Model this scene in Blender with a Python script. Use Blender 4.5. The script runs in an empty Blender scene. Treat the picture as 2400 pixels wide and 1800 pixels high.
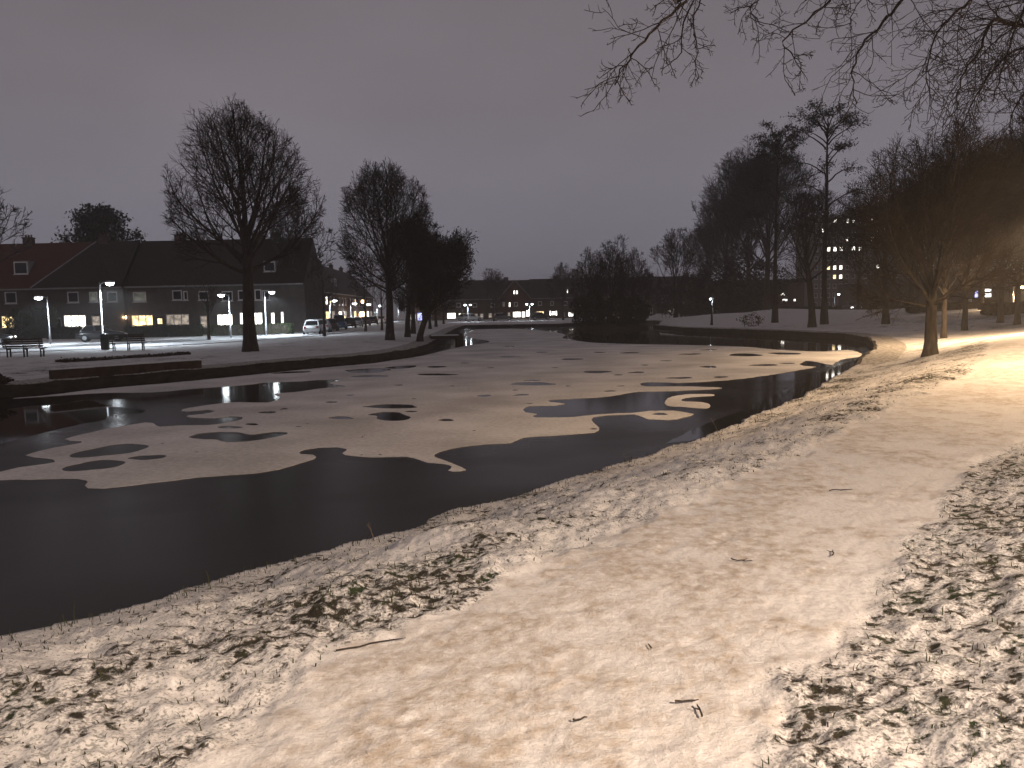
import bpy, bmesh, math, random
import numpy as np
from mathutils import Vector, Matrix

# ------------------------------------------------------------------ camera, world, exposure
sc = bpy.context.scene
COL = sc.collection
F_PX, CAM_Z = 1941.0, 2.7
PITCH, ROLL = math.atan(174.0 / F_PX), math.radians(1.15)
cF = Vector((0, math.cos(PITCH), -math.sin(PITCH)))
cR0 = Vector((1, 0, 0)); cU0 = Vector((0, math.sin(PITCH), math.cos(PITCH)))
cR = cR0 * math.cos(ROLL) - cU0 * math.sin(ROLL)
cU = cU0 * math.cos(ROLL) + cR0 * math.sin(ROLL)
cam_d = bpy.data.cameras.new('camera'); cam = bpy.data.objects.new('camera', cam_d); COL.objects.link(cam)
cam_d.sensor_width = 36.0; cam_d.lens = 36.0 * F_PX / 2400.0
cam_d.clip_start = 0.05; cam_d.clip_end = 6000
m = Matrix.Identity(4)
for i in range(3):
    m[i][0] = cR[i]; m[i][1] = cU[i]; m[i][2] = -cF[i]
m[2][3] = CAM_Z
cam.matrix_world = m
sc.camera = cam
sc.view_settings.view_transform = 'Standard'
sc.view_settings.look = 'None'
sc.view_settings.exposure = 0.0
sc.view_settings.gamma = 1.0
sc.view_settings.use_curve_mapping = False
sc.cycles.use_denoising = True
sc.cycles.max_bounces = 4
sc.cycles.volume_bounces = 0
sc.cycles.use_adaptive_sampling = True
sc.cycles.adaptive_threshold = 0.02
sc.cycles.diffuse_bounces = 2
sc.cycles.glossy_bounces = 2
sc.cycles.sample_clamp_indirect = 4.0
sc.cycles.caustics_reflective = False
sc.cycles.caustics_refractive = False

# night sky: low cloud lit from below by the town, a little brighter and bluer over the horizon
w = bpy.data.worlds.new('World'); sc.world = w; w.use_nodes = True
nt = w.node_tree; nt.nodes.clear()
o = nt.nodes.new('ShaderNodeOutputWorld'); bg = nt.nodes.new('ShaderNodeBackground')
tc = nt.nodes.new('ShaderNodeTexCoord'); sep = nt.nodes.new('ShaderNodeSeparateXYZ')
rp = nt.nodes.new('ShaderNodeValToRGB')
nt.links.new(tc.outputs['Generated'], sep.inputs[0])
el = rp.color_ramp.elements
el[0].position = 0.0; el[0].color = (0.190, 0.180, 0.216, 1)
el[1].position = 1.0; el[1].color = (0.100, 0.084, 0.088, 1)
for p_, c_ in ((0.10, (0.182, 0.171, 0.203, 1)), (0.24, (0.168, 0.150, 0.168, 1)), (0.45, (0.142, 0.122, 0.133, 1))):
    e = el.new(p_); e.color = c_
nt.links.new(sep.outputs['Z'], rp.inputs[0])
nz = nt.nodes.new('ShaderNodeTexNoise'); nz.inputs['Scale'].default_value = 2.0; nz.inputs['Detail'].default_value = 5
mp = nt.nodes.new('ShaderNodeMapping'); mp.inputs['Scale'].default_value = (1, 1, 2.2)
nt.links.new(tc.outputs['Generated'], mp.inputs[0]); nt.links.new(mp.outputs[0], nz.inputs['Vector'])
mr = nt.nodes.new('ShaderNodeMapRange'); mr.inputs['To Min'].default_value = 0.90; mr.inputs['To Max'].default_value = 1.10
mr.inputs['From Min'].default_value = 0.3; mr.inputs['From Max'].default_value = 0.7
nt.links.new(nz.outputs['Fac'], mr.inputs['Value'])
mu = nt.nodes.new('ShaderNodeVectorMath'); mu.operation = 'SCALE'
nt.links.new(rp.outputs[0], mu.inputs[0]); nt.links.new(mr.outputs[0], mu.inputs['Scale'])
nt.links.new(mu.outputs[0], bg.inputs[0]); bg.inputs[1].default_value = 1.16
nt.links.new(bg.outputs[0], o.inputs[0])

HAZE = 0.0011
SODIUM = (1.0, 0.66, 0.36)
SODIUM_PALE = (1.0, 0.76, 0.56)
LED = (0.80, 0.91, 1.0)

# ------------------------------------------------------------------ helpers
def ray(px, py):
    return cF * F_PX + cR * (px - 1200.0) + cU * (900.0 - py)
def at(px, py, z=0.0):
    d = ray(px, py); t = (z - CAM_Z) / d.z
    return Vector((d.x * t, d.y * t, z))
def atY(px, py, Y):
    d = ray(px, py); t = Y / d.y
    return Vector((d.x * t, Y, CAM_Z + d.z * t))

rnd = random.Random(7)
def tag(o, label=None, cat=None, group=None, kind=None):
    if label: o['label'] = label
    if cat: o['category'] = cat
    if group: o['group'] = group
    if kind: o['kind'] = kind
    return o
def empty(name, loc=(0, 0, 0), rz=0.0, parent=None):
    o = bpy.data.objects.new(name, None); COL.objects.link(o)
    o.location = loc; o.rotation_euler = (0, 0, rz); o.parent = parent
    o.empty_display_size = 0.2
    return o
def copy_tree(o, parent=None):
    c = o.copy(); COL.objects.link(c); c.parent = parent
    for ch in list(o.children): copy_tree(ch, c)
    return c
def np_mesh(name, verts, faces, mat, parent=None, smooth=False):
    """faces: int array (n,3) or (n,4)"""
    me = bpy.data.meshes.new(name)
    verts = np.asarray(verts, dtype=np.float32); faces = np.asarray(faces, dtype=np.int32)
    n, k = faces.shape
    me.vertices.add(len(verts)); me.vertices.foreach_set('co', verts.ravel())
    me.loops.add(n * k); me.loops.foreach_set('vertex_index', faces.ravel())
    me.polygons.add(n); me.polygons.foreach_set('loop_start', np.arange(0, n * k, k, dtype=np.int32))
    if smooth: me.polygons.foreach_set('use_smooth', np.ones(n, dtype=bool))
    me.update(calc_edges=True)
    ob = bpy.data.objects.new(name, me); COL.objects.link(ob); ob.parent = parent
    if mat: me.materials.append(mat)
    return ob
class MB:
    def __init__(s): s.v = []; s.f = []
    def quad(s, a, b, c, d):
        i = len(s.v); s.v += [tuple(a), tuple(b), tuple(c), tuple(d)]; s.f.append((i, i+1, i+2, i+3)); return s
    def poly(s, pts):
        i = len(s.v); s.v += [tuple(p) for p in pts]; s.f.append(tuple(range(i, i+len(pts)))); return s
    def box(s, x0, x1, y0, y1, z0, z1):
        i = len(s.v)
        s.v += [(x0,y0,z0),(x1,y0,z0),(x1,y1,z0),(x0,y1,z0),(x0,y0,z1),(x1,y0,z1),(x1,y1,z1),(x0,y1,z1)]
        s.f += [(i,i+3,i+2,i+1),(i+4,i+5,i+6,i+7),(i,i+1,i+5,i+4),(i+1,i+2,i+6,i+5),(i+2,i+3,i+7,i+6),(i+3,i,i+4,i+7)]
        return s
    def prism(s, prof, y0, y1):
        """profile in x,z extruded along y"""
        n = len(prof); i = len(s.v)
        s.v += [(p[0], y0, p[1]) for p in prof] + [(p[0], y1, p[1]) for p in prof]
        s.f.append(tuple(range(i, i+n))); s.f.append(tuple(range(i+2*n-1, i+n-1, -1)))
        for k in range(n):
            j = (k+1) % n; s.f.append((i+k, i+n+k, i+n+j, i+j))
        return s
    def tube(s, pts, radii, n=8, cap=True):
        pts = [Vector(p) for p in pts]; rings = []
        for k, p in enumerate(pts):
            t = (pts[min(k+1, len(pts)-1)] - pts[max(k-1, 0)]).normalized()
            a = Vector((0,0,1)) if abs(t.z) < 0.9 else Vector((1,0,0))
            u = t.cross(a).normalized(); v = t.cross(u)
            i = len(s.v)
            for q in range(n):
                an = 2*math.pi*q/n
                s.v.append(tuple(p + (u*math.cos(an) + v*math.sin(an))*radii[k]))
            rings.append(i)
        for a, b in zip(rings, rings[1:]):
            for q in range(n):
                r = (q+1) % n; s.f.append((a+q, a+r, b+r, b+q))
        if cap:
            s.f.append(tuple(rings[0]+q for q in range(n-1, -1, -1))); s.f.append(tuple(rings[-1]+q for q in range(n)))
        return s
    def lathe(s, prof, c=(0,0,0), n=16, sx=1, sy=1):
        rings = []
        for r, z in prof:
            i = len(s.v)
            for q in range(n):
                an = 2*math.pi*q/n
                s.v.append((c[0]+r*sx*math.cos(an), c[1]+r*sy*math.sin(an), c[2]+z))
            rings.append(i)
        for a, b in zip(rings, rings[1:]):
            for q in range(n):
                r = (q+1) % n; s.f.append((a+q, a+r, b+r, b+q))
        s.f.append(tuple(rings[0]+q for q in range(n-1, -1, -1))); s.f.append(tuple(rings[-1]+q for q in range(n)))
        return s
    def build(s, name, mat, parent=None, smooth=False, fix=True):
        me = bpy.data.meshes.new(name); me.from_pydata(s.v, [], s.f)
        if fix:
            bm = bmesh.new(); bm.from_mesh(me); bmesh.ops.remove_doubles(bm, verts=bm.verts, dist=1e-5)
            bmesh.ops.recalc_face_normals(bm, faces=bm.faces); bm.to_mesh(me); bm.free()
        if smooth:
            for p in me.polygons: p.use_smooth = True
        me.update()
        ob = bpy.data.objects.new(name, me); COL.objects.link(ob); ob.parent = parent
        if mat: me.materials.append(mat)
        return ob

# value noise, vectorised
def _hash(ix, iy, seed):
    h = (ix.astype(np.int64) * 374761393 + iy.astype(np.int64) * 668265263 + seed * 1442695041) & 0x7fffffff
    h = ((h ^ (h >> 13)) * 1274126177) & 0x7fffffff
    return ((h ^ (h >> 16)) & 0xffff) / 65535.0
def vnoise(x, y, seed=0):
    ix = np.floor(x); iy = np.floor(y); fx = x-ix; fy = y-iy
    fx = fx*fx*fx*(fx*(fx*6-15)+10); fy = fy*fy*fy*(fy*(fy*6-15)+10)
    a = _hash(ix, iy, seed); b = _hash(ix+1, iy, seed); c = _hash(ix, iy+1, seed); d = _hash(ix+1, iy+1, seed)
    return (a*(1-fx)+b*fx)*(1-fy) + (c*(1-fx)+d*fx)*fy
def fbm(x, y, scale, octs=3, seed=0):
    s = np.zeros_like(x); amp = 0.5; tot = 0; f = 1.0/scale
    for k in range(octs):
        ca, sa = math.cos(0.6+k*1.1), math.sin(0.6+k*1.1)
        s += amp*vnoise((x*ca-y*sa)*f, (x*sa+y*ca)*f, seed+k*17); tot += amp; amp *= 0.5; f *= 2.07
    return s/tot
def sstep(a, b, x):
    t = np.clip((x-a)/(b-a), 0, 1); return t*t*(3-2*t)

# ------------------------------------------------------------------ materials
def new_mat(name):
    m = bpy.data.materials.new(name); m.use_nodes = True
    nt = m.node_tree; b = nt.nodes['Principled BSDF']
    return m, nt, b
def noise_mat(name, c1, c2, scale=5.0, rough=0.8, bump=0.0, detail=4, spec=0.3, stretch=(1, 1, 1), metallic=0.0, bscale=None):
    m, nt, b = new_mat(name)
    t = nt.nodes.new('ShaderNodeTexCoord'); mp = nt.nodes.new('ShaderNodeMapping'); mp.inputs['Scale'].default_value = stretch
    n = nt.nodes.new('ShaderNodeTexNoise'); n.inputs['Scale'].default_value = scale; n.inputs['Detail'].default_value = detail
    r = nt.nodes.new('ShaderNodeValToRGB')
    r.color_ramp.elements[0].position = 0.3; r.color_ramp.elements[1].position = 0.7
    r.color_ramp.elements[0].color = (*c1, 1); r.color_ramp.elements[1].color = (*c2, 1)
    nt.links.new(t.outputs['Object'], mp.inputs[0]); nt.links.new(mp.outputs[0], n.inputs['Vector'])
    nt.links.new(n.outputs['Fac'], r.inputs[0]); nt.links.new(r.outputs[0], b.inputs['Base Color'])
    b.inputs['Roughness'].default_value = rough; b.inputs['Specular IOR Level'].default_value = spec
    b.inputs['Metallic'].default_value = metallic
    if bump:
        bp = nt.nodes.new('ShaderNodeBump'); bp.inputs['Strength'].default_value = bump; bp.inputs['Distance'].default_value = 0.05
        n2 = n
        if bscale:
            n2 = nt.nodes.new('ShaderNodeTexNoise'); n2.inputs['Scale'].default_value = bscale; nt.links.new(mp.outputs[0], n2.inputs['Vector'])
        nt.links.new(n2.outputs['Fac'], bp.inputs['Height']); nt.links.new(bp.outputs[0], b.inputs['Normal'])
    return m
def lit_mat(name, c, strength, vary=0.0, scale=1.3, c2=None):
    m, nt, b = new_mat(name)
    b.inputs['Base Color'].default_value = (0.05, 0.05, 0.05, 1)
    b.inputs['Emission Color'].default_value = (*c, 1); b.inputs['Emission Strength'].default_value = strength
    if vary:
        t = nt.nodes.new('ShaderNodeTexCoord'); n = nt.nodes.new('ShaderNodeTexNoise'); n.inputs['Scale'].default_value = scale
        n.inputs['Detail'].default_value = 2
        r = nt.nodes.new('ShaderNodeMapRange'); r.inputs['From Min'].default_value = 0.38; r.inputs['From Max'].default_value = 0.62
        r.inputs['To Min'].default_value = strength*(1-vary); r.inputs['To Max'].default_value = strength*(1+vary)
        nt.links.new(t.outputs['Object'], n.inputs['Vector']); nt.links.new(n.outputs['Fac'], r.inputs['Value'])
        nt.links.new(r.outputs[0], b.inputs['Emission Strength'])
        if c2:
            mx = nt.nodes.new('ShaderNodeMix'); mx.data_type = 'RGBA'; mx.inputs[6].default_value = (*c2, 1); mx.inputs[7].default_value = (*c, 1)
            n3 = nt.nodes.new('ShaderNodeTexNoise'); n3.inputs['Scale'].default_value = scale*2.3
            nt.links.new(t.outputs['Object'], n3.inputs['Vector']); nt.links.new(n3.outputs['Fac'], mx.inputs[0]); nt.links.new(mx.outputs[2], b.inputs['Emission Color'])
    return m

M = {}
M['bark'] = noise_mat('bark', (0.030, 0.024, 0.020), (0.075, 0.060, 0.048), 9, 0.9, 0.7, stretch=(1, 1, 0.25))
M['bark_pale'] = noise_mat('bark_pale', (0.050, 0.043, 0.033), (0.135, 0.115, 0.088), 8, 0.9, 0.6, stretch=(1, 1, 0.3))
M['twig'] = noise_mat('twig', (0.035, 0.027, 0.024), (0.060, 0.046, 0.040), 2, 0.9)
M['twig_brown'] = noise_mat('twig_brown', (0.040, 0.031, 0.025), (0.072, 0.056, 0.044), 2, 0.9)
M['needles'] = noise_mat('needles', (0.020, 0.024, 0.014), (0.042, 0.046, 0.024), 1.2, 0.8)
M['hedge'] = noise_mat('hedge', (0.025, 0.036, 0.016), (0.055, 0.075, 0.030), 2.5, 0.85)
M['brown_hedge'] = noise_mat('brown_hedge', (0.035, 0.022, 0.015), (0.075, 0.048, 0.032), 3, 0.85)
M['brick_grey'] = noise_mat('brick_grey', (0.085, 0.072, 0.066), (0.130, 0.112, 0.102), 1.1, 0.9, 0.3, bscale=14)
M['brick_brown'] = noise_mat('brick_brown', (0.060, 0.042, 0.034), (0.100, 0.070, 0.056), 1.1, 0.9, 0.3, bscale=14)
M['brick_red'] = noise_mat('brick_red', (0.070, 0.036, 0.028), (0.110, 0.058, 0.044), 1.1, 0.9, 0.3, bscale=14)
M['tile_dark'] = noise_mat('tile_dark', (0.026, 0.019, 0.016), (0.048, 0.036, 0.030), 2, 0.8, 0.5, stretch=(1.2, 1, 4))
M['tile_red'] = noise_mat('tile_red', (0.062, 0.023, 0.015), (0.100, 0.040, 0.026), 2, 0.8, 0.5, stretch=(1.2, 1, 4))
M['white_paint'] = noise_mat('white_paint', (0.58, 0.57, 0.55), (0.74, 0.73, 0.71), 2, 0.5)
M['grey_paint'] = noise_mat('grey_paint', (0.22, 0.22, 0.22), (0.30, 0.30, 0.29), 2, 0.6)
M['door_dark'] = noise_mat('door_dark', (0.03, 0.05, 0.045), (0.05, 0.075, 0.065), 2, 0.4)
M['steel'] = noise_mat('steel', (0.34, 0.35, 0.36), (0.46, 0.47, 0.48), 3, 0.45, metallic=0.5)
M['dark_metal'] = noise_mat('dark_metal', (0.020, 0.022, 0.022), (0.040, 0.042, 0.042), 4, 0.5)
M['old_wood'] = noise_mat('old_wood', (0.040, 0.032, 0.026), (0.085, 0.068, 0.052), 5, 0.85, 0.4, stretch=(1, 8, 8))
M['quay'] = noise_mat('quay', (0.022, 0.018, 0.015), (0.055, 0.045, 0.038), 2.2, 0.9, 0.6, stretch=(1, 1, 3))
M['rubber'] = noise_mat('rubber', (0.012, 0.012, 0.012), (0.025, 0.025, 0.025), 6, 0.8)
M['snow'] = noise_mat('snow', (0.70, 0.70, 0.72), (0.82, 0.82, 0.83), 3, 0.75, 0.25, bscale=22)
M['dark_soil'] = noise_mat('dark_soil', (0.020, 0.016, 0.012), (0.055, 0.042, 0.030), 6, 0.95, 0.8)
m_, nt_, b_ = new_mat('window_glass'); M['glass'] = m_
b_.inputs['Base Color'].default_value = (0.012, 0.013, 0.015, 1); b_.inputs['Roughness'].default_value = 0.06
tcg = nt_.nodes.new('ShaderNodeTexCoord'); ng = nt_.nodes.new('ShaderNodeTexNoise'); ng.inputs['Scale'].default_value = 0.8
bg_ = nt_.nodes.new('ShaderNodeBump'); bg_.inputs['Strength'].default_value = 0.02
nt_.links.new(tcg.outputs['Object'], ng.inputs['Vector']); nt_.links.new(ng.outputs['Fac'], bg_.inputs['Height']); nt_.links.new(bg_.outputs[0], b_.inputs['Normal'])
M['lit_white'] = lit_mat('lit_window_white', (1.0, 0.93, 0.80), 4.0, 0.5, 1.6)
M['lit_bright'] = lit_mat('lit_window_bright', (1.0, 0.95, 0.84), 5.0, 0.35, 1.2)
M['lit_warm'] = lit_mat('lit_window_warm', (1.0, 0.74, 0.36), 2.4, 0.55, 1.4)
M['lit_dim'] = lit_mat('lit_window_dim', (0.95, 0.72, 0.55), 0.40, 0.5, 1.8, (0.8, 0.75, 0.65))
M['lit_faint'] = lit_mat('lit_window_faint', (0.85, 0.85, 0.7), 0.10, 0.5, 1.5)
M['lit_amber'] = lit_mat('lit_window_amber', (1.0, 0.55, 0.12), 1.3, 0.3, 1.5)
M['lit_blue'] = lit_mat('lit_window_blue', (0.42, 0.45, 1.0), 2.0, 0.4, 1.5)
M['led_lens'] = lit_mat('led_lens', (0.86, 0.94, 1.0), 34.0)
M['sodium_lens'] = lit_mat('sodium_lens', (1.0, 0.66, 0.30), 30.0)
M['porch_bulb'] = lit_mat('porch_bulb', (1.0, 0.62, 0.34), 14.0)
M['red_lamp'] = lit_mat('red_lamp', (1.0, 0.10, 0.05), 5.0)
M['white_lamp'] = lit_mat('white_lamp', (1.0, 0.97, 0.9), 9.0)
M['red_glass'] = noise_mat('red_glass', (0.18, 0.01, 0.01), (0.25, 0.015, 0.015), 3, 0.2)
M['clear_glass'] = noise_mat('clear_glass', (0.5, 0.5, 0.5), (0.65, 0.65, 0.65), 3, 0.1)
def paint(name, c):
    return noise_mat('paint_'+name, tuple(x*0.85 for x in c), c, 2, 0.28, spec=0.6)
PAINT = {'white': paint('white', (0.62, 0.63, 0.64)), 'silver': paint('silver', (0.34, 0.35, 0.36)), 'black': paint('black', (0.018, 0.018, 0.02)),
         'blue': paint('blue', (0.10, 0.24, 0.42)), 'grey': paint('grey', (0.10, 0.10, 0.11)), 'red': paint('red', (0.20, 0.025, 0.02))}
# ------------------------------------------------------------------ pond outline (world metres; ice level z = 0)
near_px = [(0,1481),(110,1462),(217,1443),(320,1412),(423,1383),(500,1357),(564,1332),(630,1312),(694,1297),(780,1281),(868,1259),
           (940,1236),(1009,1210),(1100,1186),(1193,1161),(1300,1130),(1410,1096),(1520,1062),(1627,1025),(1758,976),(1888,922),(1985,868)]
near = [at(x, y, 0.26) for x, y in near_px]
near = [Vector((-9.5, 0.4, 0)), Vector((-7.2, 3.0, 0)), Vector((-5.4, 5.0, 0))] + near
right_px = [(2046,838),(2050,826),(2030,806),(1980,796),(1853,788),(1720,782),(1600,777),(1531,770)]
right = [at(x, y, 0) for x, y in right_px]
far = [Vector((22.5, 118, 0)), Vector((24, 138, 0)), Vector((14, 140, 0)), at(1310,766,0), at(1200,767,0), at(1090,769,0), at(1072,776,0)]
left_px = [(1040,797),(1005,821),(966,834),(924,841),(871,849),(736,861),(600,875),(407,894),(244,907),(108,924),(0,933)]
left = [at(x, y, 0) for x, y in left_px]
left += [Vector((-26, 23.5, 0)), Vector((-40, 17, 0)), Vector((-40, 2, 0)), Vector((-18, -3, 0))]
# per-vertex bank profile: edge height, top height, rise distance
P_NEAR, P_RIGHT, P_FAR, P_LEFT = (0.24, 1.10, 3.4), (0.42, 1.55, 42.0), (0.42, 0.55, 6.0), (0.42, 0.55, 6.0)
pond = []; prof = []
for p in near: pond.append((p.x, p.y)); prof.append(P_NEAR)
prof[-1] = (0.28, 1.25, 5.5); prof[-2] = (0.25, 1.12, 4.2)
for k, p in enumerate(right):
    pond.append((p.x, p.y)); prof.append([(0.36, 1.40, 9.0), (0.40, 1.45, 14.0), (0.42, 1.5, 22.0)][k] if k < 3 else P_RIGHT)
prof[len(near)+len(right)-1] = (0.42, 1.2, 42.0)
for p in far: pond.append((p.x, p.y)); prof.append(P_FAR)
for p in left: pond.append((p.x, p.y)); prof.append(P_LEFT)
pond_a = np.array(pond); prof_a = np.array(prof)

def seg_dist(x, y, poly, closed=True):
    """min distance, nearest segment index and t, for arrays x,y"""
    n = len(poly); best = np.full(x.shape, 1e9); bi = np.zeros(x.shape, dtype=np.int32); bt = np.zeros(x.shape)
    for i in range(n if closed else n-1):
        ax, ay = poly[i]; bx, by = poly[(i+1) % n]
        dx, dy = bx-ax, by-ay; L2 = dx*dx+dy*dy+1e-12
        t = np.clip(((x-ax)*dx+(y-ay)*dy)/L2, 0, 1)
        d = (x-ax-t*dx)**2+(y-ay-t*dy)**2
        mk = d < best
        best = np.where(mk, d, best); bi = np.where(mk, i, bi); bt = np.where(mk, t, bt)
    return np.sqrt(best), bi, bt
def inside(x, y, poly):
    r = np.zeros(x.shape, dtype=bool); n = len(poly)
    for i in range(n):
        ax, ay = poly[i]; bx, by = poly[(i+1) % n]
        c = ((ay > y) != (by > y))
        with np.errstate(divide='ignore', invalid='ignore'):
            xi = (bx-ax)*(y-ay)/(by-ay+1e-15)+ax
        r ^= c & (x < xi)
    return r

# path outline
PZ = 1.10
pl_px = [(480,1800),(600,1720),(687,1625),(800,1540),(945,1478),(1107,1392),(1252,1334),(1379,1287),(1600,1188),(1663,1154),(1817,1096),
         (1957,1019),(2052,975),(2179,917),(2280,874),(2316,823)]
pr_px = [(1725,1800),(1807,1675),(1889,1579),(2015,1410),(2121,1270),(2222,1150),(2314,1072),(2400,1029)]
path_l = [(-0.9, -1.0)] + [tuple(at(x, y, PZ)[:2]) for x, y in pl_px] + [tuple(at(2334,772,1.3)[:2]), (29.5, 52.0), (32.0, 66.0), (33, 80)]
path_r = [(1.1, 0.5)] + [tuple(at(x, y, PZ)[:2]) for x, y in pr_px] + [(8.4, 13.2), (13.0, 19.0), (20.0, 27.5), (27.5, 38.0), (32.5, 50.0), (35.0, 66.0), (36, 80)]
path_poly = [(-1.2, -12.0)] + path_l + path_r[::-1] + [(1.6, -12.0)]
path_a = np.array(path_poly)

def terrain(x, y, detail=True):
    """height, grass patchiness, path mask"""
    d, bi, bt = seg_dist(x, y, pond)
    ins = inside(x, y, pond)
    nxt = (bi+1) % len(pond)
    pr = prof_a[bi]*(1-bt)[..., None]+prof_a[nxt]*bt[..., None]
    near_w = np.clip(1-np.abs(bi-10)/14.0, 0, 1); is_near = (bi < len(near)-1)
    s = np.where(ins, -d, d)
    wob = (fbm(x, y, 0.9, 3, 5)-0.5)*0.34
    s_n = np.where(is_near, s+wob, s)
    z = pr[..., 0]+(pr[..., 1]-pr[..., 0])*sstep(0, 1, s_n/pr[..., 2])
    # the quays have built walls standing proud of the earth behind them
    wq = np.where(is_near, 0.0, np.where(bi == len(near)-1, sstep(0, 1, bt), 1.0))
    q = 0.75*wq
    edge = 0.16+0.39*wq
    z = np.where(s_n < q, -0.7+(z+0.7)*np.clip((s_n-q+edge)/edge, 0, 1), z)
    pd, _, _ = seg_dist(x, y, path_poly)
    pin = inside(x, y, path_poly)
    sp = np.where(pin, -pd, pd)                      # <0 on the path
    # right-hand verge rises from the path
    rd, _, _ = seg_dist(x, y, path_r, closed=False)
    right_side = (~pin) & (rd < pd+0.02) & (y > -3)
    z = z+np.where(right_side & ~ins, 0.22*sstep(0, 1.4, rd)+0.25*sstep(1.5, 9, rd), 0)
    # slow rise of the park towards the road on the right, a low mound beyond the inlet
    z = z+np.where(~ins, 0.35*sstep(20, 60, x)*sstep(10, 45, y)+1.0*np.exp(-(((x-30)/14)**2+((y-112)/14)**2)), 0)
    return z, s_n, sp, right_side, ins, is_near

def terrain_z(x, y):
    z = terrain(np.array([float(x)]), np.array([float(y)]))[0]
    return float(z[0])

# polar grid, fine where the photograph looks
r_list = [0.0]
r = 1.2
while r < 1500:
    r_list.append(r)
    if r < 11: r *= 1.0062
    elif r < 40: r *= 1.0095
    elif r < 220: r *= 1.014
    else: r *= 1.12
r_arr = np.array(r_list[1:])
ang = np.concatenate([np.arange(-38, 38, 0.135), np.arange(38, 322, 3.0)])
ang = np.radians(ang); NA = len(ang); NR = len(r_arr)
A, Rr = np.meshgrid(ang, r_arr)
X = (Rr*np.sin(A)).ravel(); Y = (Rr*np.cos(A)).ravel()
z, s_n, sp, rside, ins, isn = terrain(X, Y)
rr = Rr.ravel()
fine = np.clip((70-rr)/40, 0, 1)
out = (~ins)
# lumps: grass tussocks under thin snow, trodden snow on the path
onpath = sstep(0.10, -0.12, sp+(fbm(X, Y, 0.35, 2, 91)-0.5)*0.35)
tl = fbm(X, Y, 0.16, 3, 21); tb = fbm(X, Y, 0.075, 2, 33); tw = fbm(X, Y, 0.7, 2, 44)
grassy = (1-onpath)
bank = sstep(0.02, 0.5, s_n)
z = z+fine*out*bank*grassy*((tl-0.5)*0.06+(tb-0.5)*0.035+(tw-0.5)*0.10)
foot = fbm(X, Y, 0.13, 2, 61); foot2 = fbm(X, Y, 0.5, 2, 66)
z = z+fine*out*onpath*((foot-0.5)*0.010+(foot2-0.5)*0.016)
# footprints and two wheel tracks pressed into the path snow
pressed = np.zeros_like(z)
sel = np.where((rr < 16) & (onpath > 0.3))[0]; sx_, sy_ = X[sel], Y[sel]; acc = np.zeros(len(sel))
rgf = random.Random(77)
mids_ = [((path_l[i][0]+path_r[min(i, len(path_r)-1)][0])/2, 0) for i in range(3)]
def path_dir(x, y):
    # heading of the path: turns from straight ahead to the right
    return math.radians(62-34*math.exp(-max(y, 0)/9.0)*0.9)
for k_ in range(170):
    j = rgf.randrange(len(sel)); cx_, cy_ = sx_[j], sy_[j]
    th_ = path_dir(cx_, cy_)+rgf.gauss(0, 0.22)
    for st_ in range(1):
        u_ = (sx_-cx_)*math.cos(th_)+(sy_-cy_)*math.sin(th_); v_ = -(sx_-cx_)*math.sin(th_)+(sy_-cy_)*math.cos(th_)
        e_ = (u_/0.145)**2+(v_/(0.052+0.012*np.sign(u_)))**2
        acc = np.maximum(acc, sstep(1.7, 0.3, e_)*rgf.uniform(0.3, 1.0))
pd_r, _, _ = seg_dist(sx_, sy_, path_r, closed=False)
for off_, w_ in ((0.30, 0.028),):
    wob_ = (fbm(sx_, sy_, 1.7, 2, 140)-0.5)*0.12
    acc = np.maximum(acc, 0.35*np.exp(-((pd_r-off_+wob_)/w_)**2))
pressed[sel] = acc
z = z-0.0075*pressed
z = z+fine*out*onpath*(fbm(X, Y, 0.045, 2, 160)-0.5)*0.007
# how bare the grass is: a threshold for the fine noise of the ground material
def bareness(x, y, s_, sp_, rs_):
    patch = fbm(x, y, 0.42, 3, 71); zone = fbm(x, y, 2.2, 2, 83); long_ = fbm(x*0.55+y*0.35, y*1.3-x*0.8, 0.9, 2, 87)
    base = np.where(rs_, 0.414, 0.330+0.055*sstep(11, 26, np.hypot(x, y))*(1-sstep(32, 45, y))-0.03*sstep(32, 45, y))
    band = np.where(rs_, 0, 0.05*np.exp(-((s_-0.5)/0.45)**2)+0.05*np.exp(-((sp_-0.55)/0.5)**2))
    return base+band+np.where(rs_, 0.14, 0.26)*(patch-0.5)+0.14*(zone-0.5)+np.where(rs_, 0, 0.30*np.clip(long_-0.56, 0, 1))
snow_attr = bareness(X, Y, s_n, sp, rside)
snow_attr = snow_attr*(1-onpath)+0.12*onpath
dusty = onpath*np.clip(sstep(0.40, 0.64, 0.30*foot2+0.40*foot+0.30*fbm(X, Y, 2.6, 2, 150))*1.0+0.25*pressed, 0, 1)
snow_attr = np.where(rr < 90, snow_attr, 0.30)
Pm = np.stack([X, Y, z], 1)
verts = np.vstack([[[0, 0, terrain_z(0, 0)]], Pm])
snow_attr = np.concatenate([[0.1], snow_attr]); dusty_attr = np.concatenate([[0.0], dusty])
idx = 1+np.arange(NR*NA).reshape(NR, NA)
a = idx[:-1, :]; b = np.roll(idx, -1, 1)[:-1, :]; c = np.roll(idx, -1, 1)[1:, :]; d = idx[1:, :]
quads = np.stack([a.ravel(), d.ravel(), c.ravel(), b.ravel()], 1)
fan = np.stack([np.zeros(NA, int), idx[0], np.roll(idx[0], -1), np.roll(idx[0], -1)], 1)
ctr = verts[quads].mean(1)
zlow = verts[quads][:, :, 2].max(1) > -0.65
onp = np.concatenate([[1.0], onpath])[quads].mean(1) > 0.5

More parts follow.
